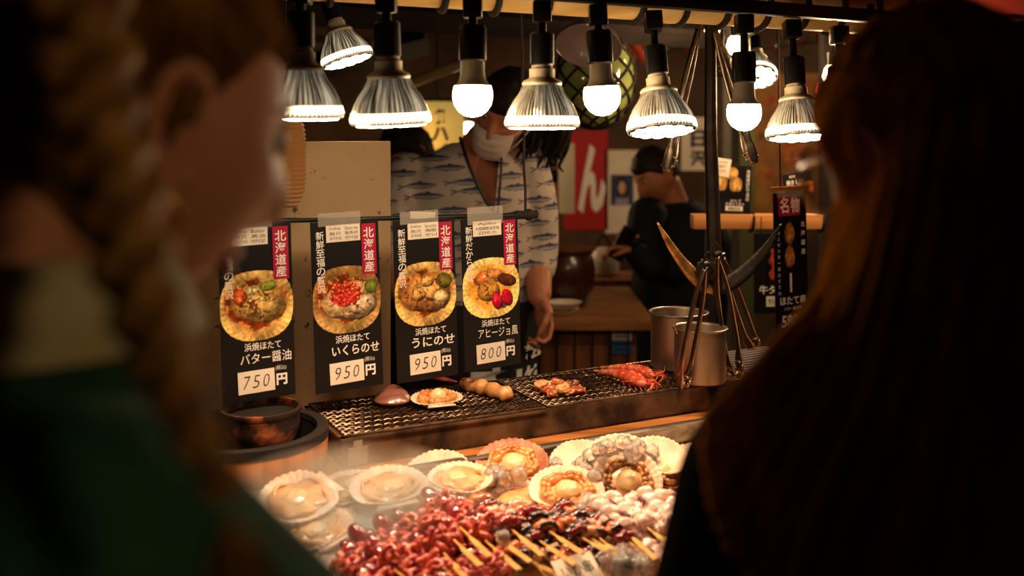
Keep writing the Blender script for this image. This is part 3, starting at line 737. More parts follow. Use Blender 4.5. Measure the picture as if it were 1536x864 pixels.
SCL = [ # px, py, height over the ice, R, kind, tilt towards camera, spin, shell, label
 (450, 748, .022, .062, 'meat', .30, 2.3, 0, 'big scallop in its shell at the left edge by the green sweater'),
 (523, 732, .012, .048, 'meat', .22, 1.0, 0, 'scallop half hidden in the steam, second from the left'),
 (583, 733, .026, .060, 'meat', .20, .4, 0, 'scallop in the steam right below the grill corner bracket'),
 (655, 712, .014, .056, 'empty', .40, .1, 0, 'empty scallop shell standing behind another near the middle of the tray edge'),
 (690, 719, .034, .052, 'meat', .16, -.5, 0, 'scallop lying on another, its wide flesh facing the middle of the tray'),
 (768, 698, .026, .062, 'roe', .38, .3, 1, 'large scallop with brown shell underside below the wooden strip'),
 (830, 716, .010, .042, 'open', .2, -.6, 1, 'small dark edged scallop tucked behind the fan shaped one'),
 (850, 738, .030, .060, 'roe', .34, -.2, 0, 'fan shaped scallop with golden roe in front of the squid skewers'),
 (779, 756, .012, .054, 'meat', .30, .5, 0, 'scallop peeping out behind the dark squid skewers'),
 (940, 722, .032, .058, 'open', .72, -.1, 0, 'scallop with brown frilled mantle propped against the ice pile'),
 (928, 696, .040, .064, 'open', .50, .0, 0, 'tall pale scallop behind the frilled one in the ice pile'),
 (868, 692, .016, .050, 'empty', .45, .4, 0, 'scallop shell edge showing left of the ice pile'),
 (985, 686, .028, .050, 'empty', .42, -.4, 0, 'scallop shell at the back right of the ice pile'),
 (992, 710, .018, .048, 'open', .30, -.4, 1, 'scallop lying right of the ice pile by the dark coat'),
 (476, 796, .010, .052, 'meat', .22, .8, 0, 'scallop sunk deep in the steam above the octopus skewers'),
 (690, 770, .010, .052, 'meat', .25, .9, 0, 'scallop shell in the steam behind the rightmost octopus heads'),
]
def on_ice(px, py, off):
    z = .92
    for _ in range(12):
        p = PZ(px, py, z); u = p.dot(UD); v = p.dot(VD); z = icez(min(u, U1), min(v, V1))+off
    return PZ(px, py, z)
for i, (px, py, off, r, kd, tl, sp, sh, lb) in enumerate(SCL):
    c = on_ice(px, py, off); n = (Vector((0, 0, 1))*math.cos(tl)+(tc*.95+Vector((random.uniform(-.3, .3), 0, 0)))*math.sin(tl))
    scallop(lb, c-n.normalized()*.010, n, sp, r, kd, G, i, M_shellb if sh else M_shell)
# on the net
q = PZ(655, 606, NETZ+.003); scallop('grilled scallop on its pale shell on the left wire net', q, (0, -.05, 1), .3, .048, 'roe', None, 41)
t = thing('clam', 'closed brown clam resting on the left wire net', 'clam', M=ori((0, 0, 1), PZ(589, 607, NETZ+.001), (1, .1, 0)))
M_clam = mat('clam_shell', s(150, 96, 76), .25, col2=s(116, 70, 60), scale=8, stretch=(2, 2, 14), coat=.6)
M_clamp = mat('clam_edge', s(214, 156, 96), .25, coat=.6)
b = MB(); b.lathe([(.0345, .010), (.033, .014), (.027, .022), (.017, .030), (.007, .0345), (.0001, .036)], 40)
b.v = [Vector((p.x*1.0, p.y*.82+(.3*(p.z-.01) if p.z > .01 else 0), p.z)) for p in b.v]; part('upper_shell', b, M_clam, t, 'all')
b = MB(); b.lathe([(.0001, .0), (.018, .001), (.028, .004), (.0345, .0085), (.0348, .0102)], 40); b.v = [Vector((p.x, p.y*.82, p.z)) for p in b.v]; part('lower_shell', b, M_clamp, t, 'all', label='amber lower shell')
# skewered white prawn meat at the left net back
M_bam = mat('bamboo_skewer', s(228, 178, 92), .5, col2=s(200, 148, 70), scale=20, stretch=(1, 1, 8))
def stick(mb, a, c, flat=True):
    a = Vector(a); c = Vector(c)
    if flat:
        m = a.lerp(c, .66); mb.tube([a, a.lerp(c, .04), m], [.0004, .0016, .0017], 6); d = (c-a).normalized()
        mb.tube([m, m+(c-m)*.12, m+(c-m)*.25, c-(c-m)*.03, c], [.0017, .0034, .0048, .0048, .0042], 8, flat=.36, up=(0, 0, 1))
    else: mb.tube([a, a.lerp(c, .05), c], [.0004, .0016, .0016], 6)
def chain(mb, pts, rr, seed, n=40, amp=.3, fr=90, seg=14, flat=1.0):
    P_ = spline(pts, n); rs = []
    for i, p in enumerate(P_):
        q = i/n; e = min(1, math.sqrt(max(0, 1-(2*q-1)**8))+.12); rs.append(rr*e*(1+amp*mnoise.noise(Vector((q*fr*.12, seed, 0)))+amp*.5*math.sin(q*fr*.3+seed)))
    mb.tube(P_, rs, seg, flat=flat, up=(0, 0, 1))
M_grilled = mat('grilled_white_meat', s(236, 180, 116), .35, col2=s(188, 112, 56), scale=40, bump=.6, bscale=80, coat=.3)
M_char = mat('charred_meat', s(206, 104, 44), .3, col2=s(84, 26, 12), scale=34, bump=.6, bscale=70, coat=.5)
M_tail = mat('pink_tail', s(206, 66, 84), .4, col2=s(170, 46, 60), scale=30)
M_prawn = mat('prawn_shell', s(204, 66, 40), .35, col2=s(238, 142, 98), scale=55, thr=(.46, .64), bump=.5, coat=.4)
a = PZ(692, 575, NETZ+.012); c = PZ(768, 594, NETZ+.012)
t = thing('grilled_skewer', 'skewer of pale grilled meat on the left net with a pink fan end', 'skewer', a)
b = MB(); chain(b, [a, a.lerp(c, .5)+Vector((0, 0, .003)), c], .0135, 3, amp=.22, n=60); wpart('meat', b, M_grilled, t, 'all')
b = MB(); a0 = PZ(655, 566, NETZ+.014)
b.tube([a0, a0.lerp(a, .4), a0.lerp(a, .8)], [.013, .010, .004], 10, flat=.3, up=(0, 0, 1)); wpart('tail', b, M_tail, t, 'all', label='pink fan shaped end')
b = MB()
for k in range(7): 
    p = a.lerp(c, .05+.06*k)+Vector((0, -.005, .010)); b.ell(p, (.005, .008, .003), R(.5*k, 'Z'), 8, 6)
wpart('char_marks', b, M_char, t, 'all', label='scorched brown edges')
# orange glazed pieces in the middle
t = thing('grilled_skewer', 'glazed orange brown grilled pieces at the middle of the net', 'skewer', PZ(838, 583, NETZ))
for k, (px, py, r, rot) in enumerate(((812, 578, .013, .3), (822, 583, .014, .9), (834, 577, .015, -.3), (845, 583, .014, .6), (858, 578, .014, .1), (868, 585, .012, -.2), (853, 588, .010, .4), (829, 590, .011, .9))):
    p = PZ(px, py, NETZ+.010); wpart('meat_piece', lump(p, (r*1.25, r*.8, r*.75), k+11, .45, M=R(rot, 'Z'), fr=1.6), M_char if k % 3 else M_grilled, t, 'all')
b = MB(); stick(b, PZ(800, 570, NETZ+.006), PZ(874, 586, NETZ+.006), False); wpart('stick', b, M_bam, t)
# red prawns
for i, (p0, p1, lb) in enumerate((((903, 558), (972, 578), 'red prawn nearer the wooden ledge on the right net'), ((912, 552), (984, 566), 'red prawn lying behind its twin on the right net'))):
    a = PZ(p0[0], p0[1], NETZ+.010); c = PZ(p1[0], p1[1], NETZ+.012)
    t = thing('grilled_prawn', lb, 'prawn', a, group='red prawns on the net')
    b = MB(); n = 36; pts = [a.lerp(c, k/n)+Vector((0, 0, .006*math.sin(PI*k/n))) for k in range(n+1)]
    b.tube(pts, [(.005+.0095*min(1, k/n*1.5))*(1-.24*(k % 5 == 0))*(1 if k < n-6 else (n-k)/7+.15) for k in range(n+1)], 12); wpart('body', b, M_prawn, t, 'all')
    d = (c-a).normalized(); sd = d.cross(Vector((0, 0, 1)))
    for k in range(5): 
        pts = [c-d*.012, c+d*(.002+.006*k)+sd*(.006*(k-2))+Vector((0, 0, .008)), c+d*(.012+.003*k)+sd*(.012*(k-2))+Vector((0, 0, -.004))]
        b = MB(); b.tube(spline(pts, 8), [.0014]*9, 5); wpart('leg' if k % 2 else 'feeler', b, M_prawn, t, 'all')
    for k in range(4):
        q = a.lerp(c, .45+.12*k); b = MB(); b.tube(spline([q, q-Vector((0, .012, .004)), q+d*.008-Vector((0, .017, .014))], 6), .0013, 5); wpart('leg', b, M_prawn, t, 'all')
    for k in range(4):
        b = MB(); w0 = c+d*.004+sd*(.004*(k-1.5)); b.tube(spline([w0, w0+d*.012+Vector((0, 0, .014)), w0-d*(.01+.012*k)+sd*(.02*(k-1.5))+Vector((0, 0, .016-.004*k))], 10), [.0011-.00006*q for q in range(11)], 5); wpart('feeler', b, M_prawn, t, 'all')
    b = MB(); b.prism([(0, 0), (-.014, .008), (-.018, .002), (-.016, -.007)], -.001, .001, ori((0, 0, 1), a, d)); wpart('tail', b, M_prawn, t)
# steel pots
M_pot = mat('pot_steel', s(196, 176, 156), .26, 1.0, col2=s(120, 84, 58), scale=9, stretch=(1, 1, .4), rough2=.48, thr=(.42, .75))
def pot(label, c, r, h):
    t = thing('steel_pot', label, 'pot', c, group='steel pots on the net')
    b = MB(); b.lathe([(r-.004, 0), (r, .003), (r, h-.003), (r+.003, h-.001), (r+.003, h+.001), (r-.0015, h), (r-.0025, h-.003), (r-.0025, .005), (.001, .004)], 56, close=True); part('body', b, M_pot, t)
    b = MB(); b.tube([(r+.0025, 0, h)]+[((r+.0025)*math.cos(a), (r+.0025)*math.sin(a), h) for a in np.linspace(.1, 2*PI-.1, 50)], .0022, 7, closed=True); part('rim', b, M_steel, t)
    b = MB(); b.lathe([(r-.004, h*.55), (.001, h*.55)], 32); part('sauce', b, M_soot, t, label='dark sauce inside')
    return t
t = pot('front steel sauce pot with tongs leaning before it', PZ(1050, 571, NETZ+.003), .052, .108)
b = MB(); b.tube([(-.05, -.02, .10), (-.055, -.022, .112), (-.055, -.022, .122)], .002, 6); part('hook', b, M_steel, t)
pot('rear steel sauce pot behind the front one', PZ(1018, 550, NETZ+.003), .060, .118)
# ================================================================== SKEWERS ON THE ICE
M_octo = mat('octopus_flesh', s(222, 118, 94), .32, col2=s(182, 68, 66), scale=60, bump=.3, bscale=140, coat=.6, sss=.1)
M_octh = mat('octopus_head', s(160, 30, 48), .16, col2=s(84, 14, 28), scale=30, coat=1.0)
M_sq = mat('squid_amber', s(214, 120, 62), .2, col2=s(166, 72, 40), scale=24, bump=.25, coat=.9, sss=.1)
M_sqp = mat('squid_pale', s(226, 176, 152), .2, col2=s(206, 140, 110), scale=24, bump=.25, coat=.9, sss=.15)
M_sqd = mat('squid_dark_skin', s(70, 30, 34), .16, col2=s(34, 14, 18), scale=40, bump=.3, coat=1.0)
M_sqr = mat('squid_red_skin', s(150, 36, 34), .18, col2=s(96, 18, 22), scale=40, bump=.3, coat=1.0)
M_wsq = mat('white_squid', s(240, 216, 204), .2, col2=s(230, 190, 176), scale=30, bump=.2, coat=.8, sss=.2)
M_wsp = mat('purple_tip', s(120, 64, 70), .25, col2=s(84, 40, 50), scale=50, coat=.8)
def octo_meshes(seed):
    rnd = random.Random(seed)
    h = lump((0, .018, .006), (.0105, .0150, .0105), seed, .08)
    te = MB()
    for k in range(8):
        a = -2.6+k*2*2.6/7+rnd.uniform(-.2, .2); side = math.sin(a)
        p = Vector((.004*math.sin(a), 0, .001)); pts = [p]; d = Vector((math.sin(a)*.9, -.55+.3*rnd.random(), .35+.5*rnd.random())); L = .0062
        w = Vector((rnd.uniform(-1, 1), rnd.uniform(-.4, .4), rnd.uniform(-.6, .6))).normalized()
        for q in range(11):
            d = (Matrix.Rotation(.50+.22*rnd.random(), 3, w) @ d); d.z -= .14; d.normalize(); p = p+d*L*(1-.04*q)
            p.z = max(p.z, -.008); p.x = max(-.0155, min(.0155, p.x)); p.y = max(-.03, min(.001, p.y)); pts.append(p.copy())
        P_ = spline(pts, 26); te.tube(P_, [.0056*(1-.6*i/26)*(1+.08*math.sin(i*2.4)) for i in range(27)], 8)
    return h.mesh('head', M_octh, 'all'), te.mesh('tentacles', M_octo, 'all')
OCT = [octo_meshes(s_) for s_ in (1, 2, 3, 4, 5)]
def skew_frame(u, vt, z, phi, pitch):
    """matrix: local -Y runs from the tip to the handle"""
    y = -(UD*math.sin(phi)-VD*math.cos(phi)); y = (y*math.cos(pitch)+Vector((0, 0, math.sin(pitch)))).normalized()
    x = Vector((0, 0, 1)).cross(y)*-1; x = y.cross(Vector((0, 0, 1))).normalized()
    z_ = x.cross(y)
    o = UV(u, vt, z)
    return Matrix(((x.x, y.x, z_.x, o.x), (x.y, y.y, z_.y, o.y), (x.z, y.z, z_.z, o.z), (0, 0, 0, 1)))
def stick_mesh(L):
    b = MB(); stick(b, (0, 0, 0), (0, -L, 0)); return b.mesh('stick', M_bam)
STK = stick_mesh(.195)
rnd = random.Random(21)
def rest(u, v): return max(icez(u, v), icez(u, v-.08))
ORD = ['first', 'second', 'third', 'fourth', 'fifth', 'sixth', 'seventh', 'eighth', 'ninth', 'tenth', 'eleventh', 'twelfth']
n_up = 12
def octopus_skewer(u, vt, z, label, phi, pitch, group):
    t = thing('octopus_skewer', label, 'skewer', M=skew_frame(u, vt, z, phi, pitch), group=group)
    part('stick', STK, None, t, label='bamboo stick with a flat handle')
    for k in range(3):
        h, te = rnd.choice(OCT)
        o = part('octopus', te, None, t); o.location = (rnd.uniform(-.001, .001), -.019-.034*k, 0); o.rotation_euler = (rnd.uniform(.1, .35)+(.25 if k == 0 else 0), rnd.uniform(-.5, .5), rnd.uniform(-.3, .3)); o.scale = [1.0+.12*rnd.random()]*3
        part('head', h, None, o, label='dark glossy head')
    return t
for i in range(n_up):
    u = .398+.0185*i; vt = 1.292+.062*sm(np.array(i/n_up), 0, .7)+rnd.uniform(-.012, .012)
    octopus_skewer(u, float(vt), rest(u, vt)+.030+rnd.uniform(-.003, .006), '%s octopus skewer from the left in the top layer of the red pile' % ORD[i], rnd.uniform(-.08, .12), rnd.uniform(.0, .10), 'octopus skewers, top layer')
for i in range(10):
    u = .405+.021*i; vt = 1.245+.05*(i/10)+rnd.uniform(-.01, .01)
    octopus_skewer(u, vt, rest(u, vt)+.013, '%s octopus skewer from the left in the lower layer of the red pile' % ORD[i], rnd.uniform(-.1, .14), rnd.uniform(-.02, .05), 'octopus skewers, lower layer')
def piece(t, kind, k, y, nm):
    sd = rnd.randint(0, 999)
    if kind == 'squid':
        L = rnd.uniform(.013, .019); r = rnd.uniform(.0075, .0105); z = rnd.uniform(.000, .006); tw = rnd.uniform(-.5, .5)
        pts = [Vector((-L, y+L*.3*math.sin(tw), z-.004)), Vector((-L*.3, y, z+.004)), Vector((L*.4, y-.002, z+.003)), Vector((L, y-L*.5*math.sin(tw), z-.005))]
        b = MB(); chain(b, pts, r, sd, n=22, amp=.22, seg=12); m = [M_sq, M_sqd, M_sqp, M_sq, M_sqr, M_sqd][(k+nm) % 6]
        o = part('squid_piece', b, m, t, 'all')
        if rnd.random() < .6:
            b = MB(); chain(b, [p+Vector((0, -.006, .003)) for p in pts], r*.55, sd+3, n=18, amp=.3, seg=9); part('skin', b, M_sqd if m is not M_sqd else M_sqr, o, 'all', label='dark glossy skin')
    else:
        r = rnd.uniform(.0105, .014)
        b = lump((rnd.uniform(-.003, .003), y, rnd.uniform(.001, .005)), (r*1.2, r, r*.95), sd, .22, fr=1.4)
        o = part('squid_body', b, M_wsq, t, 'all')
        if k % 3 != 2:
            b = MB(); sx = rnd.choice((-1, 1))
            for q in range(3): b.tube(spline([Vector((sx*r*.8, y+.004*(q-1), .004)), Vector((sx*r*1.3, y+.005*(q-1), .010)), Vector((sx*r*1.6, y+.008*(q-1)-.004, .004))], 8), [.003-.0002*i for i in range(9)], 7)
            part('tentacles', b, M_wsp if k % 2 else M_wsq, o, 'all')
def squid_skewer(name, kind, u, vt, z, label, phi, pitch, group, n, nm):
    t = thing(name, label, 'skewer', M=skew_frame(u, vt, z, phi, pitch), group=group)
    part('stick', STK, None, t, label='bamboo stick with a flat handle')
    for k in range(n): piece(t, kind, k, -.014-.0215*k, nm)
    return t
for i in range(7):
    u = .632+.0235*i; vt = 1.352-.009*i+rnd.uniform(-.014, .014)
    squid_skewer('squid_skewer', 'squid', u, vt, rest(u, vt)+.034+rnd.uniform(0, .006), '%s brown squid skewer from the left in the top layer beside the red pile' % ORD[i], rnd.uniform(.0, .22), rnd.uniform(0, .08), 'brown squid skewers, top layer', 5, i)
for i in range(6):
    u = .622+.026*i; vt = 1.325-.012*i+rnd.uniform(-.01, .01)
    squid_skewer('squid_skewer', 'squid', u, vt, rest(u, vt)+.013, '%s brown squid skewer from the left in the lower layer beside the red pile' % ORD[i], rnd.uniform(.0, .2), rnd.uniform(-.02, .04), 'brown squid skewers, lower layer', 5, i+3)
for i in range(7):
    u = .80+.027*i; vt = 1.30-.006*i+rnd.uniform(-.012, .012)
    squid_skewer('white_squid_skewer', 'white', u, vt, rest(u, vt)+.038+rnd.uniform(0, .006), '%s white squid skewer from the left in the top layer beside the dark coat' % ORD[i], rnd.uniform(-.1, .1), rnd.uniform(0, .08), 'white squid skewers, top layer', 5, i)
for i in range(6):
    u = .79+.03*i; vt = 1.235+rnd.uniform(-.01, .01)
    squid_skewer('white_squid_skewer', 'white', u, vt, rest(u, vt)+.014, '%s white squid skewer from the left in the lower layer beside the dark coat' % ORD[i], rnd.uniform(-.1, .1), rnd.uniform(-.02, .04), 'white squid skewers, lower layer', 5, i)
# price slip among the skewers
t = thing('price_slip', 'white price slip lying in front of the brown squid skewers', 'sign', M=frame(on_ice(868, 858, .03), (UD+Vector((0, 0, .05))), (0, -.55, .8)))
b = MB(); b.box((0, 0, 0), (.062, .05, .0012), bev=.0005); part('card', b, M_paper, t, False)
b = MB(); write(b, 'いか串', 0, .004, .046, .020, .0009, .01); part('handwriting', b, M_ink, t, False)
# ice cubes
M_cube = mat('clear_ice', (.97, .94, .90), .10, trans=.78, ior=1.31, spec=.7)
def cube_mesh(seed):
    bm = bmesh.new(); bmesh.ops.create_cube(bm, size=1); bmesh.ops.bevel(bm, geom=bm.edges[:], offset=.18, segments=2, affect='EDGES'); bmesh.ops.subdivide_edges(bm, edges=bm.edges[:], cuts=1)
    for v in bm.verts:
        k = 1+.16*mnoise.noise(v.co*1.9+Vector((seed, seed*2, 1))); v.co *= k
    bm.verts.index_update(); b = MB(); b.add([v.co.copy() for v in bm.verts], [tuple(v.index for v in f.verts) for f in bm.faces]); bm.free()
    return b.mesh('ice_cube', M_cube, 'all')
CUB = [cube_mesh(k) for k in range(5)]
ICE = [(742, 706, .052), (752, 716, .05), (736, 716, .05), (778, 712, .045), (792, 705, .03), (808, 712, .03), (820, 722, .03), (834, 700, .02), (872, 696, .04), (884, 684, .045), (898, 676, .05), (912, 672, .055), (890, 700, .05),
       (902, 690, .055), (878, 706, .05), (893, 714, .05), (958, 672, .045), (970, 690, .045), (975, 678, .04), (985, 700, .035), (935, 668, .05), (948, 680, .05), (884, 755, .05), (872, 764, .05), (893, 766, .05), (745, 795, .06), (755, 808, .06), (918, 840, .05), (932, 848, .05), (940, 838, .04), (960, 852, .04), (702, 800, .06), (865, 700, .025)]
for i, (px, py, off) in enumerate(ICE):
    sz = rnd.uniform(.020, .030)
    if py > 830: sz = .034
    o = bpy.data.objects.new('ice_cube', CUB[i % 5]); link(o); o.location = on_ice(px, py, off-.008); o.rotation_euler = (rnd.random()*6, rnd.random()*6, rnd.random()*6); o.scale = (sz, sz*.85, sz*.8)
    where = 'in the ice pile by the frilled scallop' if 860 <= px and py < 730 else ('among the squid skewers' if py > 740 else 'on the big scallop with roe')
    tag(o, 'clear ice cube lying %s' % where, 'ice cube', 'ice cubes %s' % where)
# ================================================================== ANCHOR, TONGS
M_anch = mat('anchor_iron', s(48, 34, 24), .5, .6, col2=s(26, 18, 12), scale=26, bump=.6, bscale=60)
M_anch_lit = mat('anchor_iron_lit', s(226, 160, 88), .36, .75, col2=s(120, 70, 34), scale=40, bump=.7, bscale=90, thr=(.4, .7))  # same iron; lamplight on the left arm is painted in as gold
AD = 2.12
t = thing('iron_anchor', 'old iron anchor hanging with two curved flukes above the pots', 'anchor', P(1068, 60, AD))
b = MB(); b.tube([P(1066, 36, AD), P(1066, 200, AD), P(1072, 395, AD), P(1073, 440, AD)], [.012, .014, .016, .017], 8, up=(0, -1, 0)); wpart('shank', b, M_anch, t)
b = MB(); b.tube([P(1066, 40, AD), P(1066, -100, AD), Vector((P(1066, 0, AD).x, AD, 2.86))], .0045, 8); wpart('cord', b, M_soot, t)
def fluke(pts, m, lb, w=.017):
    L = [P(x, y, AD+dz) for (x, y, dz) in pts]; Q = spline(L, 30); b = MB()
    b.tube(Q, [w*(.12+.95*math.sin(PI*min(1, (i+1)/31*.62+.0))*(1 if i > 3 else .35+.16*i)) for i in range(31)], 10, flat=.38, up=(0, -.8, .6)); wpart('arm', b, m, t, 'all', label=lb)
fluke([(986, 334, -.08), (1008, 372, -.06), (1030, 402, -.03), (1052, 424, -.015), (1070, 432, 0)], M_anch_lit, 'iron left arm with lamplight painted as gold')
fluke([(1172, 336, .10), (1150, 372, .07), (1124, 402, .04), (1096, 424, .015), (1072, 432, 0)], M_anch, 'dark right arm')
b = MB(); c0 = P(1060, 405, AD-.03); b.lathe([(.022, -.004), (.024, 0), (.022, .006), (.012, .008), (.010, .004), (.001, .004)], 28, ori((0, -1, 0), c0), rib=14, amp=.08); wpart('ring', b, M_anch, t)
M_chrome = mat('tong_steel', s(176, 156, 138), .2, 1.0, col2=s(110, 88, 70), scale=12, rough2=.35)
def tongs(label, top, a, c, spread=.012, group=None, tip='scallop', w=.0075, hinge_up=True):
    """two spring arms from the hinge `top` to the tips a and c (world points)"""
    top = Vector(top); t = thing('tongs', label, 'tongs', top, group=group)
    for e in (Vector(a), Vector(c)):
        d = (e-top).normalized(); L = (e-top).length; side = (Vector(c)-Vector(a)); side = side-d*side.dot(d)
        if side.length < 1e-5: side = d.orthogonal()
        side.normalize(); bow = side*(.010 if e == Vector(c) else -.010)
        up = side
        pts = spline([top, top+d*L*.3+bow, top+d*L*.75+bow*.8, e], 24)
        b = MB(); b.tube(pts, [w*(1 if i < 18 else 1+.9*math.sin(PI*(i-18)/7.5)) for i in range(25)], 10, flat=[.38 if i < 18 else .2 for i in range(25)], up=up); ar = wpart('arm', b, M_chrome, t, 'all')
        bl = MB()
        fr = ori(d, e-d*.022, up); n = 12
        ring = [(0, .012*math.cos(q*PI/n), 0) for q in range(n+1)]
        bl.prism([(-.002, -.007), (.002, -.007), (.002, .007), (-.002, .007)], 0, .004, fr)
        for q in range(-3, 4):
            bl.ell(fr @ Vector((0, .0042*q*.8, .020-.0012*q*q)), (.0022, .0032, .0036), fr.to_3x3().to_4x4(), 8, 6)
        wpart('tip', bl, M_chrome, ar, 'all')
    b = MB(); d0 = ((Vector(a)+Vector(c))/2-top).normalized(); s0 = (Vector(c)-Vector(a)).normalized(); b.tube([top-s0*.008-d0*.004, top+s0*.008-d0*.004], .006, 10); b.tube(spline([top-s0*.005, top-d0*.02-s0*.008, top-d0*.03, top-d0*.02+s0*.008, top+s0*.005], 20), .0014, 6); wpart('hinge', b, M_black, t)
    return t
zt = NETZ+.006
def gp(px, py, z): return PZ(px, py, z)
tongs('steel tongs leaning in front of the front pot', P(1058, 400, 1.93), gp(1018, 582, zt), gp(1027, 580, zt), group='steel tongs by the anchor', w=.006)
tongs('coppery lit steel tongs standing right of the front pot', P(1076, 384, 2.02), P(1110, 555, 2.09), P(1097, 560, 2.08), group='steel tongs by the anchor')
tongs('steel tongs with scalloped tips leaning out to the right', P(1084, 386, 2.16), P(1136, 520, 2.20), P(1127, 525, 2.18), group='steel tongs by the anchor', w=.0065)
tongs('long tongs hanging head down behind the fourth reflector lamp', P(1048, 40, 2.0), P(998, 258, 2.0), P(1006, 250, 2.02), group='long tongs hanging from the bamboo pole', w=.0056)
tongs('long tongs hanging behind the right globe bulb', P(1072, 42, 2.05), P(1132, 245, 2.05), P(1124, 240, 2.07), group='long tongs hanging from the bamboo pole', w=.0056)
# ================================================================== THINGS DEEPER IN THE STALL
def pbox(x0, y0, x1, y1, d, th, bev=0):          # upright box facing the camera: pixel corners of the front at depth d
    a = P(x0, y0, d); c = P(x1, y1, d); b = MB(); b.box(((a.x+c.x)/2, d+th/2, (a.z+c.z)/2), (abs(c.x-a.x), th, abs(a.z-c.z)), bev=bev); return b
# signs at the right
def sign2(name, label, o, x, w, h, cat='sign', group=None):
    t = thing(name, label, cat, M=frame(o, x, (0, -1, 0)), group=group)
    b = MB(); b.box((w/2, -h/2, -.002), (w, h, .003), bev=.001); part('card', b, M_card, t, False); return t
RV = 1.86
tl = PV(1160, 290, RV); tr = PV(1209, 287, RV); w = (tr-tl).length; h = 220/F*((tl.y+tr.y)/2)
t = sign2('hanging_sign', 'tall black scallop skewer sign with a red square on top', tl, tr-tl, w, h)
b = MB(); b.box((.47*w, -.085*h, .0004), (.66*w, .145*h, .001)); rb = part('red_square', b, M_red, t, False)
b = MB(); write(b, '名', .31*w, -.085*h, .27*w, .11*h, .0012, .02); write(b, '物', .64*w, -.085*h, .27*w, .11*h, .0012, .02); part('lettering', b, M_white, rb, False)
n = 90; X, Y = np.meshgrid(np.linspace(-1, 1, n), np.linspace(-1, 1, n)); img = np.zeros((n, n, 3)); img[:] = [.07, .05, .045]
for cy, sd in ((.5, 3), (-.32, 8)):
    q = np.sqrt((X/.52)**2+((Y-cy)/.40)**2)+.2*(fbm(X, Y, 4, sd)-.5); m = sm(1-q, 0, .1)
    img = img*(1-m[..., None])+(np.array([226, 150, 74])/255*(.5+.9*fbm(X, Y*2, 4, sd+4)-.3*q)[..., None])*m[..., None]
    m = sm(.06-np.abs(q-.55-.2*np.sin(Y*5)), 0, .05)*.6; img = mixc(img, [120, 60, 20], m)
part('food_photo', print_mesh('food_photo', img, .60*w, .40*h, .0003, M_print, None, .16*w, -.575*h), None, t)
b = MB(); b.box((.47*w, -.615*h, .0006), (.055*w, .13*h, .001)); part('printed_stick', b, M_paper, t, False)
b = MB(); write_down(b, '北海道産', .87*w, -.19*h, -.44*h, .13*w, .0009, .01); write_down(b, '坂上センター長おすすめ', .12*w, -.25*h, -.70*h, .085*w, .0009, .0)
write(b, 'ほたて串', .52*w, -.735*h, .78*w, .06*h, .0009, .016); write(b, 'バター醤油味', .52*w, -.79*h, .55*w, .026*h, .0009, 0)
write(b, '580', .42*w, -.875*h, .50*w, .085*h, .0009, .02); write(b, '円', .80*w, -.88*h, .18*w, .06*h, .0009, .016); part('lettering', b, M_white, t, False, label='white lettering')
b = MB(); b.box((.5*w, .010, .0), (1.15*w, .010, .006)); part('hanger_bar', b, M_tubwood, t, False)
b = MB(); b.tube([(.22*w, .012, 0), (.24*w, .2, 0), (.24*w, 1.36, 0)], .0022, 6); part('cord', b, M_soot, t); 
b = MB(); b.box((.5*w, .0, .002), (.8*w, .022, .0015)); part('clear_tape', b, M_tape, t, False)
# ox tongue sign behind it
t = sign2('hanging_sign', 'black ox tongue sign hanging under the wooden bar', P(1131, 350, 2.72), (1, .12, 0), .105, .22)
n = 60; X, Y = np.meshgrid(np.linspace(-1, 1, n), np.linspace(-1, 1, n)); q = np.abs(X+.1*np.sin(Y*6))/(.55+.2*np.sin(Y*9)); m = sm(1-q, 0, .3)*sm(1-np.abs(Y), 0, .1)
img = np.zeros((n, n, 3)); img[:] = [.07, .05, .045]; img = img*(1-m[..., None])+(np.array([176, 66, 44])/255*(.4+1.1*fbm(X, Y, 4, 5))[..., None])*m[..., None]
part('food_photo', print_mesh('food_photo', img, .04, .09, .0003, M_print, None, .035, -.13), None, t)
b = MB(); write(b, '牛タン', .052, -.155, .075, .024, .0009, .02); write(b, '①', .055, -.022, .02, .02, .0009, .01); part('lettering', b, M_white, t, False)
b = MB(); b.box((.062, -.187, .0006), (.055, .028, .001)); pc = part('price_card', b, M_paper, t, False); b = MB(); write(b, '950円', .062, -.187, .044, .018, .0014, .0); part('handwriting', b, M_ink, pc, False)
b = MB(); b.tube([(.02, 0, 0), (.02, .045, 0)], .0015, 5); b.tube([(.085, 0, 0), (.085, .045, 0)], .0015, 5); part('cord', b, M_soot, t)
# wooden bar with its black bindings
t = thing('wooden_bar', 'pale wooden bar running behind the anchor at the right', 'bar', P(1150, 332, 2.75))
wpart('beam', pbox(1040, 322, 1236, 344, 2.75, .05, .003), mat('pale_wood', s(214, 150, 84), .5, col2=s(188, 122, 62), scale=8, stretch=(.5, 5, 5)), t)
for px in (1127, 1231): b = MB(); c0 = P(px, 333, 2.775); b.tube([(c0.x+.003*math.sin(a), c0.y+.031*math.cos(a), c0.z+.027*math.sin(a)) for a in np.linspace(0, 2*PI, 16, endpoint=False)], .004, 6, closed=True); wpart('binding', b, M_soot, t)
for px in (1066, 1238):
    c0 = P(px, 333, 2.83); p = thing('bar_post', 'dark post at the %s end of the wooden bar' % ('anchor' if px < 1100 else 'hair'), 'post', (c0.x, c0.y, 0)); b = MB(); b.box((0, 0, 1.43), (.026, .045, 2.86), bev=.003); part('post', b, M_dark, p)
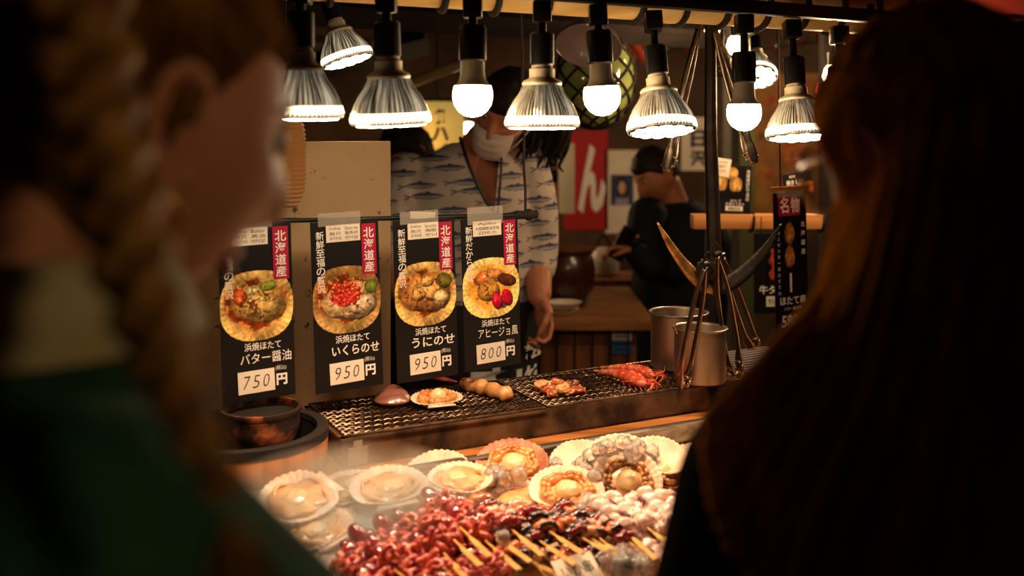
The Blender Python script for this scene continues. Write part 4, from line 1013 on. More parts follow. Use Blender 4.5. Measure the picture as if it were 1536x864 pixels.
# scallop photo sign standing on the bar
t = sign2('counter_sign', 'black sign with a photo of three scallops on the wooden bar', P(1070, 246, 2.76), (1, .0, -.04), .108, .135)
n = 90; X, Y = np.meshgrid(np.linspace(-1, 1, n), np.linspace(-1, 1, n)); img = np.zeros((n, n, 3)); img[:] = [.07, .05, .045]
for (cx, cy, rx, ry, sd) in ((.1, .55, .42, .42, 2), (-.55, .0, .42, .6, 5), (.38, -.15, .42, .46, 9)):
    q = np.sqrt((np.abs((X-cx)/rx))**2.6+(np.abs((Y-cy)/ry))**2.6)+.15*(fbm(X, Y, 4, sd)-.5); m = sm(1-q, 0, .12)
    img = img*(1-m[..., None])+(np.array([236, 178, 96])/255*(.62+.8*fbm(X*3, Y, 3, sd)-.35*q)[..., None])*m[..., None]
part('food_photo', print_mesh('food_photo', img, .088, .088, .0003, M_print, None, .004, -.092), None, t)
b = MB(); write_down(b, '海道産ほたて貝柱', .098, -.012, -.10, .010, .0009, 0); write(b, 'ほたて', .066, -.100, .03, .008, .0009, 0); write(b, '刺身もり合せ', .064, -.109, .052, .009, .0009, 0); part('lettering', b, M_white, t, False)
b = MB(); b.box((.062, -.121, .0006), (.048, .013, .001)); pc = part('price_card', b, M_paper, t, False); b = MB(); write(b, '¥850', .062, -.121, .034, .009, .0014, .01); part('handwriting', b, M_ink, pc, False)
b = MB(); b.box((.022, -.008, .001), (.05, .05, .001), R(-.12, 'Z')); pc = part('note_card', b, M_paper, t, False, label='tilted handwritten pink note')
b = MB(); write(b, 'Scallop', .022, .006, .036, .007, .002, 0); write(b, '生扇贝', .02, -.005, .03, .008, .002, 0); write(b, '가리비', .02, -.018, .026, .008, .002, 0); part('handwriting', b, mat('red_ink', s(150, 40, 50), .6), pc, False)
# small sign at the hair
t = sign2('counter_sign', 'small black sign above the red square sign by the glasses', P(1173, 262, 2.74), (1, .1, .16), .085, .066)
b = MB(); write(b, '名物', .028, -.010, .02, .008, .0009, 0); write(b, '焼きえび', .032, -.026, .048, .014, .0009, .01); part('lettering', b, M_white, t, False)
n = 40; X, Y = np.meshgrid(np.linspace(-1, 1, n), np.linspace(-1, 1, n)); img = (np.array([206, 110, 44])/255)*(.2+1.3*fbm(X, Y, 3, 6)*sm(Y+X*.8+.3, -.6, .6))[..., None]
part('food_photo', print_mesh('food_photo', img, .045, .035, .0003, M_print, None, .038, -.064), None, t)
b = MB(); b.box((.042, -.10, -.006), (.008, .08, .006)); part('stand', b, M_dark, t, False)
# drain board at the counter's right end
t = thing('drain_board', 'ribbed grey board at the right end of the counter', 'board', UV(1.60, 1.86, .941)); b = MB()
ubox(b, 1.50, 1.73, 1.73, 1.97, .941, .951)
for k in range(12): ubox(b, 1.50, 1.73, 1.735+.02*k, 1.745+.02*k, .951, .957)
wpart('board', b, mat('grey_plastic', s(126, 120, 124), .4), t)

# table with plank front behind the grill
TZ = .872
t = thing('plank_counter', 'wooden plank table behind the grill with a taped paper notice', 'table', P(880, 520, 3.4)); t.location.z = 0
a = P(770, 0, 3.4).x; c = P(957, 0, 3.4).x
b = MB(); b.box(((a+c)/2, 3.75, .42), (c-a, .62, .84)); wpart('body', b, mat('plank_front', s(140, 86, 46), .5, col2=s(104, 60, 30), scale=3, stretch=(8, 1, .3), thr=(.4, .6)), t)
b = MB(); b.box(((a+c)/2+.02, 3.73, TZ-.02), (c-a+.06, .72, .04), bev=.004); wpart('table_top', b, mat('table_wood', s(170, 112, 62), .45, col2=s(130, 82, 42), scale=4, stretch=(1, 6, 6)), t)
b = MB()
for k in range(7): b.box((a+(c-a)*(k+.5)/7, 3.436, .42), (.006, .01, .84))
wpart('plank_joint', b, M_dark, t)
t = thing('paper_notice', 'white and blue notice taped to the plank table', 'notice', P(932, 510, 3.43))
wpart('sheet', pbox(918, 493, 948, 511, 3.432, .002), M_paper, t, False); wpart('blue_sheet', pbox(918, 511, 948, 531, 3.432, .002), mat('blue_print', s(40, 84, 140), .6), t, False, label='blue lower half')
b = MB()
for y in (499, 505, 517, 525): b.mix(pbox(923, y-1, 943, y+.6, 3.4315, .001))
wpart('print_line', b, M_ink, t, False)
t = thing('stoneware_jar', 'big round brown stoneware jar on the plank table', 'jar', (P(850, 0, 3.62).x, 3.62, TZ))
b = MB(); b.lathe([(.06, 0), (.075, .01), (.098, .07), (.104, .13), (.098, .17), (.088, .19), (.096, .195), (.096, .205), (.085, .205), (.08, .18), (.001, .17)], 40); part('body', b, mat('brown_glaze', s(70, 36, 22), .3, col2=s(44, 22, 14), scale=8, coat=.5), t)
b = MB(); b.lathe([(.104, .206), (.108, .212), (.03, .222), (.001, .224)], 40, close=True); part('lid', b, mat('lid_wood', s(120, 76, 42), .5, col2=s(96, 58, 30), scale=10), t)
for k, (px, lb) in enumerate(((842, 'lower white tray'), (846, 'upper white tray'))):
    t = thing('white_tray', '%s beside the hand on the plank table' % lb, 'tray', (P(px, 0, 3.44).x, 3.46, TZ+.001+.022*k)); b = MB(); b.lathe([(.04, 0), (.05, .004), (.062, .019), (.064, .020), (.058, .019), (.046, .006), (.001, .005)], 24); part('dish', b, M_paper, t)
# low shelf and boxes far back
t = thing('wooden_shelf', 'plain wooden shelf behind the brown jar', 'shelf', P(920, 428, 4.7)); t.location.z = 0
wpart('board', pbox(880, 420, 970, 434, 4.7, .3), M_plank, t)
for px in (890, 962): a = P(px, 428, 4.85); b = MB(); b.box((a.x, a.y, a.z/2-.02), (.04, .04, a.z-.02)); wpart('leg', b, M_dark, t)
t = thing('white_kettle', 'rounded white kettle near the red banner', 'kettle', (P(878, 0, 4.85).x, 4.85, 0)); zz = P(0, 421, 4.7).z
t.location = (P(905, 0, 4.84).x, 4.84, zz+.001)
b = MB(); b.lathe([(.05, 0), (.075, .02), (.08, .07), (.06, .12), (.03, .14), (.001, .145)], 28); part('body', b, M_neck, t)
b = MB(); b.tube(spline([(-.07, 0, .08), (-.10, 0, .11), (-.115, 0, .15)], 8), [.016-.001*i for i in range(9)], 8); part('spout', b, M_neck, t)
b = MB(); b.tube(spline([(-.05, 0, .12), (0, 0, .20), (.05, 0, .12)], 12), .006, 6); part('handle', b, M_soot, t)
# glazed wooden screen
t = thing('glazed_screen', 'glazed screen with a yellow wooden frame beside the worker', 'screen', P(822, 300, 4.3)); t.location.z = 0
b = MB()
for (x0, y0, x1, y1) in ((800, 256, 836, 274), (820, 256, 836, 720), (700, 256, 716, 720), (700, 256, 836, 272)): b.mix(pbox(x0, y0, x1, y1, 4.3, .05))
wpart('frame', b, mat('yellow_wood', s(176, 118, 50), .5, col2=s(140, 90, 36), scale=5), t)
wpart('pane', pbox(716, 272, 820, 715, 4.32, .008), mat('dull_pane', s(120, 110, 100), .15, alpha=.25), t, False)

# posters on the back wall
BW = 6.095
def poster(label, x0, y0, x1, y1, m, d=BW, name='wall_poster'):
    t = thing(name, label, 'poster', P((x0+x1)/2, (y0+y1)/2, d)); wpart('sheet', pbox(x0, y0, x1, y1, d-.004, .004), m, t, False); return t
def wtext(t, body, px, py, w, h, d, m, bold=.02, down=False):
    b = MB(); k = d/F
    if down: write_down(b, body, 0, h*k/2, -h*k/2, w*k, 0, bold)
    else: write(b, body, 0, 0, w*k, h*k, 0, bold)
    M = frame(P(px, py, d-.006), (1, 0, 0), (0, -1, 0)); b.xf(M); wpart('lettering', b, m, t, False)
t = poster('red banner with one big white brushed character', 846, 196, 912, 345, mat('banner_red', s(176, 28, 30), .6)); wtext(t, 'ん', 888, 268, 42, 104, BW, M_white, .05)
t = poster('white poster with bold black characters right of the man', 1022, 176, 1062, 256, M_paper); wtext(t, '日', 1048, 208, 24, 26, BW, M_ink, .05); wtext(t, '沢', 1048, 238, 26, 26, BW, M_ink, .05)
t = poster('white poster with a small blue portrait left of the man', 908, 225, 958, 350, M_paper)
n = 60; X, Y = np.meshgrid(np.linspace(-1, 1, n), np.linspace(-1, 1, n)); img = np.zeros((n, n, 3)); img[:] = np.array([52, 60, 96])/255
img = mixc(img, [30, 24, 26], sm(1-np.sqrt((X/.55)**2+((Y-.1)/.8)**2), 0, .1)); img = mixc(img, [206, 160, 130], sm(1-np.sqrt((X/.34)**2+((Y-.15)/.45)**2), 0, .1)); img = mixc(img, [150, 150, 180], sm(-Y, .4, .6)*sm(.7-np.abs(X), 0, .2))
k = BW/F; me = print_mesh('portrait_print', img, 34*k, 46*k, 0, M_print); me.transform(frame(P(916, 308, BW-.006)-Vector(t.location), (1, 0, 0), (0, -1, 0))); part('portrait_print', me, None, t)
t = poster('large yellowed poster behind the wooden bar', 1128, 110, 1245, 330, mat('yellow_poster', s(176, 122, 58), .7, col2=s(140, 86, 40), scale=7))
rnd2 = random.Random(3)
for (x, y, r) in ((1160, 150, 14), (1200, 170, 20), (1192, 230, 22), (1150, 260, 12), (1165, 300, 10), (1222, 290, 14)): q = P(x, y, BW-.0055); b = MB(); b.ell(q, (r*k, .0008, r*k*.8), nu=20, nv=8); wpart('printed_dish', b, mat('poster_orange', s(150, 62, 30), .7, col2=s(196, 120, 60), scale=20), t)
wtext(t, '大漁', 1150, 205, 30, 16, BW, mat('poster_brown', s(90, 40, 24), .7))
t = poster('dark poster strip behind the man by the small red label', 960, 225, 1010, 330, mat('dark_print', s(60, 56, 60), .6, col2=s(110, 96, 84), scale=14))
t = poster('pale notice over the screen beside the red banner', 838, 215, 862, 320, M_neck, 5.2, 'hanging_notice_sign')
b = MB(); b.tube([P(850, 216, 5.2), Vector((P(850, 0, 5.2).x, 5.2, 2.86))], .003, 5); wpart('cord', b, M_soot, t)
# green-grey door panels
t = thing('sliding_panel', 'grey green sliding door panels behind the anchor', 'door', P(1105, 300, 5.2)); t.location.z = 0
wpart('panel', pbox(1085, -300, 1108, 620, 5.2, .04), mat('grey_panel', s(120, 112, 98), .6), t, False); wpart('panel', pbox(1110, -300, 1132, 620, 5.18, .04), mat('green_panel', s(104, 108, 62), .6), t, False)

# lanterns, floats, ornaments
M_lant = mat('lantern_paper', s(220, 176, 70), .7, emit=(1, .66, .16), es=.34)
t = thing('paper_lantern', 'glowing yellow paper lantern with black characters', 'lantern', P(655, 196, 4.6))
b = MB(); n = 16; pr = []
for i in range(n*2+1): q = i/(n*2)*2-1; pr.append((.128*(1-abs(q)**3.2*.42)+(.003 if i % 2 else 0), .135*q))
b.lathe(pr, 40); part('shade', b, M_lant, t)
b = MB(); b.lathe([(.08, .133), (.08, .15)], 24, close=True); b.lathe([(.08, -.15), (.08, -.133)], 24, close=True); part('cap', b, M_soot, t); b = MB(); b.tube([(0, 0, .15), (0, 0, 2.86-t.location.z)], .004, 5); part('cord', b, M_soot, t)
b = MB(); write_down(b, '角ハイ', 0, .10, -.13, .075, 0, .04); 
b.v = [Vector((math.sin(.20+p.x/.13)*.134, -math.cos(.20+p.x/.13)*.134, p.y)) for p in b.v]; part('lettering', b, M_ink, t, False)
l = bpy.data.lights.new('lantern_light', 'POINT'); l.energy = 3; l.color = (1, .62, .25); l.shadow_soft_size = .14; lo = bpy.data.objects.new('lantern_light', l); link(lo, t); lo.location = (-.1, -.35, -.1)
t = thing('paper_lantern', 'amber ribbed lantern peeping out beyond the face of the person with the braid', 'lantern', PV(428, 238, 1.80))
b = MB(); n = 22; pr = []
for i in range(n*2+1): q = i/(n*2)*2-1; pr.append((.035*(1-abs(q)**4*.45)+(.003 if i % 2 else 0), .088*q))
b.lathe(pr, 32); part('shade', b, mat('amber_paper', s(128, 78, 30), .6, emit=(1, .5, .14), es=.05), t)
b = MB(); b.lathe([(.022, .086), (.022, .096)], 20, close=True); part('cap', b, M_soot, t); b = MB(); b.tube([(0, 0, .095), (0, 0, 2.86-t.location.z)], .002, 5); part('cord', b, M_soot, t)
t = thing('paper_lantern', 'red paper lantern in the top right corner above the long hair', 'lantern', P(1490, -38, 1.75))
b = MB(); pr = []
for i in range(33): q = i/32*2-1; pr.append((.085*(1-abs(q)**3*.5)+(.002 if i % 2 else 0), .075*q))
b.lathe(pr, 36); part('shade', b, mat('red_paper', s(190, 40, 30), .6, emit=(1, .12, .05), es=.10), t); b = MB(); b.lathe([(.045, -.082), (.045, -.072)], 24, close=True); part('cap', b, mat('orange_cap', s(200, 90, 40), .6), t); b = MB(); b.tube([(0, 0, .07), (0, 0, 2.86-t.location.z)], .003, 5); part('cord', b, M_soot, t)
def rope_net(mb, r, n, rows, rad, zs=1.0):
    for s_ in (1, -1):
        for k in range(n):
            mb.tube([(r*math.sin(th)*math.cos(2*PI*k/n+s_*1.5*th), r*math.sin(th)*math.sin(2*PI*k/n+s_*1.5*th), zs*r*math.cos(th)) for th in np.linspace(.14, PI-.14, rows)], rad, 5)
def float_ball(label, c, r, zs, m, n=9, rad=.0042, emit=None):
    t = thing('glass_float', label, 'glass float', c); b = MB(); b.ell((0, 0, 0), (r, r, r*zs), nu=36, nv=24); part('ball', b, m, t, 'all', label='pale green glass')
    b = MB(); rope_net(b, r+rad*.6, n, 36, rad, zs); part('rope_net', b, M_soot, t, label='knotted rope net'); b = MB(); b.tube([(0, 0, r*zs), (0, 0, 2.86-t.location.z)], .004, 5); part('cord', b, M_soot, t); return t
M_fl = mat('green_glass', s(190, 200, 120), .08, spec=.8, col2=s(120, 130, 70), scale=6, coat=1.0)
float_ball('big green glass float in a rope net at the top', P(893, 118, 2.9), .113, 1.28, M_fl)
float_ball('small glass float in a net beside the anchor top', P(1084, 99, 2.65), .027, 1.0, mat('amber_glass', s(170, 150, 90), .1, coat=1.0), 9, .0022)
t = thing('enamel_shade', 'dull white enamel lampshade hanging above the big glass float', 'lampshade', P(884, 62, 2.62))
b = MB(); b.lathe([(.086, -.02), (.088, -.018), (.082, .0), (.05, .035), (.02, .045), (.001, .046)], 40, ori((.15, .55, .8))); b.lathe([(.086, -.02), (.08, -.002), (.048, .032), (.001, .04)], 40, ori((.15, .55, .8))); part('bowl', b, mat('enamel', s(168, 150, 150), .3, coat=.5), t)
b = MB(); b.tube([(0, .02, .04), (0, .02, 2.86-t.location.z)], .004, 5); part('cord', b, M_soot, t)
M_bg = mat('small_bulb_glow', s(255, 230, 180), .3, emit=(1, .7, .36), es=14)
def small_bulb(label, c, r, w=.8):
    t = thing('hanging_bulb', label, 'light bulb', c, group='small bulbs deeper in the stall'); b = MB(); b.lathe([(.001, -r*1.25), (r*.6, -r*1.05), (r, -r*.2), (r*.8, r*.6), (r*.5, r)], 20); part('globe', b, M_bg, t, 'all')
    b = MB(); b.lathe([(r*.55, r*.9), (r*.6, r*2.2), (r*.2, r*2.3)], 16, close=True); part('socket', b, M_black, t); b = MB(); b.tube([(0, 0, r*2.2), (0, 0, 2.86-t.location.z)], .003, 5); part('cord', b, M_soot, t)
    l = bpy.data.lights.new('bulb_light', 'POINT'); l.energy = w; l.color = (1, .66, .36); l.shadow_soft_size = r; lo = bpy.data.objects.new('bulb_light', l); link(lo, t); lo.location = (0, -r*1.4, -r*1.6)
small_bulb('glowing bulb hanging between the anchor and the globe bulb', P(1103, 67, 2.7), .024, 4)
small_bulb('glowing bulb half behind the black cone lamp', P(1249, 112, 2.6), .026, 8)
small_bulb('glowing bulb just under the bamboo pole by the anchor', P(1068, 44, 2.9), .022, 3)
small_bulb('far bulb added behind the black cone lamp to brighten the yellowed poster', P(1262, 92, 5.0), .03, 20)  # extra bulb, added only to brighten the back wall poster
small_bulb('far glowing bulb above the dark haired helper', P(606, 193, 5.0), .018, 7)
small_bulb('far glowing bulb beside the yellow lantern', P(703, 192, 5.0), .03, 8)
parlamp('reflector lamp tilted towards the right behind the globe bulb', P(1136, 116, 2.55), Vector((.10, .55, .83)), stem=.01, w=8, scale=.85, group=None, clamp=False)
# lobster ornament and garlands
M_lob = mat('orange_plastic', s(206, 84, 40), .4, col2=s(170, 50, 24), scale=20)
t = thing('lobster_ornament', 'orange plastic lobster hanging left of the anchor', 'ornament', P(962, 80, 3.3)); c0 = Vector(t.location)
b = MB(); pts = spline([P(924, 42, 3.3)-c0, P(948, 62, 3.28)-c0, P(968, 84, 3.28)-c0, P(984, 112, 3.3)-c0], 24); b.tube(pts, [.014+.012*math.sin(PI*i/24)*(1-.12*(i % 4 == 0)) for i in range(25)], 12); part('body', b, M_lob, t, 'all')
for sg in (-1, 1):
    b = MB(); b.tube(spline([pts[8], pts[8]+Vector((.03*sg, -.02, .04)), pts[8]+Vector((.075*sg, -.03, .02))], 10), .006, 6); b.ell(pts[8]+Vector((.085*sg, -.03, .012)), (.016, .009, .024), nu=12, nv=8); part('claw', b, M_lob, t, 'all')
    for k in range(3): b = MB(); q = pts[11+3*k]; b.tube(spline([q, q+Vector((.035*sg, -.01, .012)), q+Vector((.05*sg, -.01, -.03))], 8), .003, 5); part('leg', b, M_lob, t, 'all')
b = MB(); b.tube([pts[2], Vector((pts[2].x, pts[2].y, 2.86-c0.z))], .003, 5); part('cord', b, M_soot, t)
t = thing('octopus_ornament', 'orange octopus ornament hanging behind the fifth reflector lamp', 'ornament', P(1240, 150, 2.9)); b = MB(); b.ell((0, 0, .03), (.03, .028, .036), nu=20, nv=14); part('head', b, M_lob, t, 'all')
for k in range(8): a = 2*PI*k/8; b = MB(); b.tube(spline([(.015*math.cos(a), .015*math.sin(a), 0), (.04*math.cos(a), .04*math.sin(a), -.03), (.035*math.cos(a+.5), .035*math.sin(a+.5), -.08), (.05*math.cos(a+.8), .05*math.sin(a+.8), -.11)], 14), [.009-.0005*i for i in range(15)], 7); part('arm', b, M_lob, t, 'all')
b = MB(); b.tube([(0, 0, .06), (0, 0, 2.86-t.location.z)], .003, 5); part('cord', b, M_soot, t)
# leaf and red garland along the back top
M_leafg = mat('plastic_leaf', s(60, 96, 40), .5); M_leafr = mat('red_leaf', s(176, 36, 30), .5)
t = thing('leaf_garland', 'garland of green and red plastic leaves hung high behind the lamps', 'garland', P(1060, 70, 3.6)); c0 = Vector(t.location)
gpts = spline([P(930, 48, 3.6)-c0, P(990, 78, 3.6)-c0, P(1060, 60, 3.6)-c0, P(1130, 74, 3.6)-c0, P(1250, 60, 3.6)-c0], 40); b = MB(); b.tube(gpts, .003, 5)
b.tube([gpts[0], Vector((gpts[0].x, gpts[0].y, 2.86-c0.z))], .002, 5); b.tube([gpts[-1], Vector((gpts[-1].x, gpts[-1].y, 2.86-c0.z))], .002, 5); part('cord', b, M_soot, t)
bg = MB(); br = MB()
for k in range(70):
    q = gpts[rnd2.randint(0, 40)]; R_ = Euler((rnd2.random()*6, rnd2.random()*6, rnd2.random()*6)).to_matrix().to_4x4(); L = rnd2.uniform(.02, .045)
    lf = MB(); lf.tube([(0, 0, 0), (L*.5, 0, .004), (L, 0, 0)], [.001, L*.28, .001], 6, flat=.12, up=(0, 0, 1)); lf.xf(R_); lf.xf(Matrix.Translation(q)); (bg if k % 2 else br).mix(lf)
tag(part('leaves', bg, M_leafg, t), 'green plastic leaves', kind='stuff'); tag(part('leaves', br, M_leafr, t), 'red plastic leaves', kind='stuff')
# pipes at the upper left
for i, (x0, y0, x1, y1, r, lb) in enumerate(((596, 132, 716, 86, .022, 'dull green pipe slanting behind the left globe bulb'), (470, 60, 560, 64, .02, 'brown pipe running behind the tilted reflector lamp'))):
    t = thing('hanging_pipe', lb, 'pipe', P((x0+x1)/2, (y0+y1)/2, 4.0)); b = MB(); b.tube([P(x0, y0, 4.0), P(x1, y1, 4.0)], r, 14); wpart('tube', b, mat('pipe_green', s(96, 108, 92), .45, col2=s(150, 110, 60), scale=4), t)
    b = MB(); q = P((x0+x1)/2, (y0+y1)/2, 4.0); b.tube([q, Vector((q.x, q.y, 2.86))], .004, 5); wpart('hanger', b, M_soot, t)
# steam over the left end of the ice
def steam():
    m = bpy.data.materials.new('steam'); m.use_nodes = True; N = m.node_tree.nodes; L = m.node_tree.links
    for n_ in list(N):
        if n_.type == 'BSDF_PRINCIPLED': N.remove(n_)
    out = [n_ for n_ in N if n_.type == 'OUTPUT_MATERIAL'][0]
    vs = N.new('ShaderNodeVolumeScatter'); vs.inputs['Color'].default_value = (1, .78, .58, 1); vs.inputs['Anisotropy'].default_value = .2
    tc = N.new('ShaderNodeTexCoord'); nz = N.new('ShaderNodeTexNoise'); nz.inputs['Scale'].default_value = 13; nz.inputs['Detail'].default_value = 3; nz.inputs['Distortion'].default_value = .6
    L.new(tc.outputs['Object'], nz.inputs['Vector']); r1 = N.new('ShaderNodeMapRange'); r1.inputs['From Min'].default_value = .42; r1.inputs['From Max'].default_value = .68; L.new(nz.outputs[0], r1.inputs['Value'])
    mp = N.new('ShaderNodeMapping'); mp.vector_type = 'TEXTURE'; mp.inputs['Scale'].default_value = (.24, .20, .095); L.new(tc.outputs['Object'], mp.inputs['Vector'])
    ln = N.new('ShaderNodeVectorMath'); ln.operation = 'LENGTH'; L.new(mp.outputs[0], ln.inputs[0])
    r2 = N.new('ShaderNodeMapRange'); r2.inputs['From Min'].default_value = 1.0; r2.inputs['From Max'].default_value = .25; L.new(ln.outputs['Value'], r2.inputs['Value'])
    ad = N.new('ShaderNodeMath'); ad.operation = 'ADD'; ad.inputs[1].default_value = .22; L.new(r1.outputs[0], ad.inputs[0])
    mu = N.new('ShaderNodeMath'); mu.operation = 'MULTIPLY'; L.new(ad.outputs[0], mu.inputs[0]); L.new(r2.outputs[0], mu.inputs[1])
    m3 = N.new('ShaderNodeMath'); m3.operation = 'MULTIPLY'; m3.inputs[1].default_value = 26.0; L.new(mu.outputs[0], m3.inputs[0]); L.new(m3.outputs[0], vs.inputs['Density']); L.new(vs.outputs[0], out.inputs['Volume'])
    c = UV(.44, 1.42, .938); b = MB(); b.ell((0, 0, 0), (.24, .20, .095), nu=28, nv=18)
    o = part('steam', b, m, None, 'all'); o.location = c; o.rotation_euler.z = YAW
    tag(o, 'warm white steam drifting over the scallops at the left', 'steam', kind='stuff')
steam()
# ================================================================== PEOPLE
M_skin = mat('skin', s(196, 140, 108), .5, col2=s(184, 124, 94), scale=14, sss=.08, bump=.08, bscale=200)
M_skin2 = mat('skin_warm', s(186, 120, 86), .5, col2=s(172, 106, 74), scale=14, sss=.08)
M_hairb = mat('hair_black', s(26, 19, 16), .6, spec=.2, col2=s(40, 28, 22), scale=30, stretch=(3, 3, .3), bump=.4)
M_eyew = mat('eye_white', s(150, 132, 120), .4); M_iris = mat('iris', s(50, 32, 22), .15); M_lip = mat('lips', s(166, 84, 76), .4)
def g(x, c, w): return np.exp(-((x-c)/w)**2)
def head_pts(nu=72, nv=54, k=1.0):
    th = np.linspace(0, PI, nv+1)[1:-1]; ph = np.linspace(0, 2*PI, nu, endpoint=False)
    TH, PH = np.meshgrid(th, ph, indexing='ij')
    dx = np.cos(PH)*np.sin(TH); dy = np.sin(PH)*np.sin(TH); dz = np.cos(TH)
    x = dx*.093; y = dy*.074; z = dz*.114
    low = np.clip(-z/.114, 0, 1)
    y = y*(1-.30*low**1.4); x = np.where(x < 0, x*(1-.42*sm(-z, .02, .11)), x)
    x = np.where((x < 0) & (z > 0), x*1.06, x)
    fr = sm(dx, .25, .85)
    nose = g(y, 0, .011+.006*sm(-z, -.01, .03))*(sm(-z, -.035, .028)*sm(z, -.046, -.032))
    x = x+fr*.027*nose
    x = x-fr*.009*(g(np.abs(y), .031, .014)*g(z, .014, .013))
    x = x+fr*.005*g(z, .034, .011)*g(np.abs(y), .026, .026)
    x = x+fr*.006*g(y, 0, .021)*(g(z, -.058, .0055)+g(z, -.071, .006))-fr*.003*g(y, 0, .022)*g(z, -.0645, .003)
    x = x+fr*.009*g(y, 0, .022)*g(z, -.097, .014)
    x = x+fr*.004*g(np.abs(y), .042, .018)*g(z, -.022, .022)
    x = x-fr*.004*g(np.abs(y), .045, .014)*g(z, -.064, .022)
    P_ = np.stack([x, y, z], -1)*k
    return P_, TH, PH
def head_mb(ears=True):
    Pg, TH, PH = head_pts(); nv, nu = Pg.shape[:2]; b = MB()
    vs = [Vector((0.0, 0, .114))]+[Vector(p) for p in Pg.reshape(-1, 3)]+[Vector((-.01+.02, 0, -.112))]
    fs = [(0, 1+k, 1+(k+1) % nu) for k in range(nu)]+[(len(vs)-1, 1+(nv-1)*nu+(k+1) % nu, 1+(nv-1)*nu+k) for k in range(nu)]
    for i in range(nv-1):
        for k in range(nu): a = 1+i*nu; fs.append((a+k, a+nu+k, a+nu+(k+1) % nu, a+(k+1) % nu))
    b.add(vs, fs)
    if ears:
        for sg in (-1, 1):
            pts = [(.010, .070, -.030), (.002, .074, -.012), (.004, .078, .008), (.0, .083, .026), (-.012, .087, .031), (-.024, .089, .022), (-.027, .088, .004), (-.020, .084, -.014), (-.010, .079, -.028), (-.002, .075, -.036)]
            b.tube(spline([(p[0], p[1]*sg, p[2]) for p in pts], 30), [.0052+.001*math.sin(i*.2) for i in range(31)], 8)
            b.ell((-.010, .076*sg, .0), (.016, .0075, .026), R(-.28*sg, 'Z') @ R(-.15, 'Y'), 14, 10)
            b.ell((-.003, .076*sg, -.033), (.008, .0055, .009), None, 10, 8)
    return b
def hframe(c, fwd, up=(0, 0, 1)):
    f = Vector(fwd).normalized(); u = Vector(up); l = u.cross(f).normalized(); u = f.cross(l)
    return Matrix(((f.x, l.x, u.x, c[0]), (f.y, l.y, u.y, c[1]), (f.z, l.z, u.z, c[2]), (0, 0, 0, 1)))
def face_bits(t, H, lips=True):
    for sg in (-1, 1):
        b = MB(); b.ell((.0735, .031*sg, .013), .0118, None, 16, 12); b.xf(H); e = wpart('eye', b, M_eyew, t, 'all')
        b = MB(); b.ell((.0815, .031*sg, .012), (.0048, .0058, .0058), None, 12, 8); b.xf(H); wpart('iris', b, M_iris, e, 'all')
        b = MB(); b.tube(spline([(.080, .014*sg, .033), (.083, .030*sg, .039), (.070, .050*sg, .034)], 10), [.0016, .0026, .003, .003, .003, .0028, .0026, .0024, .002, .0016, .0008], 6); b.xf(H); wpart('eyebrow', b, M_hairb, t, 'all')
    if lips:
        b = MB(); b.tube(spline([(.072, -.023, -.064), (.086, -.010, -.0595), (.0875, 0, -.061), (.086, .010, -.0595), (.072, .023, -.064)], 16), [.0015+.0028*math.sin(PI*i/16) for i in range(17)], 7); b.tube(spline([(.072, -.022, -.065), (.084, -.01, -.0705), (.0855, 0, -.0715), (.084, .01, -.0705), (.072, .022, -.065)], 16), [.0012+.0034*math.sin(PI*i/16) for i in range(17)], 7); b.xf(H); wpart('lips', b, M_lip, t, 'all')
def hand_mb(curl=(.35, .4, .45, .5), thumb=.5, side=1, fist=0.0):
    """wrist at the origin, fingers along +X, palm towards -Z, thumb towards +Y*side"""
    b = MB(); b.ell((.045, 0, 0), (.052, .040, .0145), None, 16, 10); b.tube([(-.03, 0, 0), (.0, 0, 0), (.03, 0, 0)], [.025, .026, .03], 12, flat=.62, up=(0, 0, 1))
    Ls = (.070, .078, .073, .056); ys = (.029, .0095, -.0105, -.029)
    for L, y, c in zip(Ls, ys, curl):
        p = Vector((.084-.006*abs(y)/.03, y*side, .001)); a = .12+fist*.4; pts = [p-Vector((.03, 0, 0)), p]; r = [.0088, .0085]
        for k, f in enumerate((.46, .30, .24)):
            a += c*(.6+.55*k); p = p+Vector((math.cos(a), .03*y/.03*.3, -math.sin(a)))*(L*f); pts.append(p); r.append(.0082-.0009*k)
        b.tube(pts, r, 9); b.ell(pts[-1], r[-1], None, 9, 7)
        for q, rr in zip(pts[1:-1], r[1:]): b.ell(q, rr*1.03, None, 9, 7)
    pts = [Vector((.014, .022*side, -.004)), Vector((.044, .052*side, -.012)), Vector((.070, (.062-.02*thumb)*side, -.020-.012*thumb)), Vector((.094, (.060-.036*thumb)*side, -.026-.02*thumb))]
    b.tube(pts, [.0155, .0115, .0095, .0078], 9)
    for q, rr in zip(pts[1:], (.0118, .0096, .0078)): b.ell(q, rr, None, 9, 7)
    return b
def limb(mb, pts, rs, n=18, seg=14):
    P_ = spline(pts, n); R_ = np.interp(np.linspace(0, 1, n+1), np.linspace(0, 1, len(rs)), rs); mb.tube(P_, list(R_), seg); mb.ell(P_[0], R_[0], None, 12, 8); mb.ell(P_[-1], R_[-1], None, 12, 8)
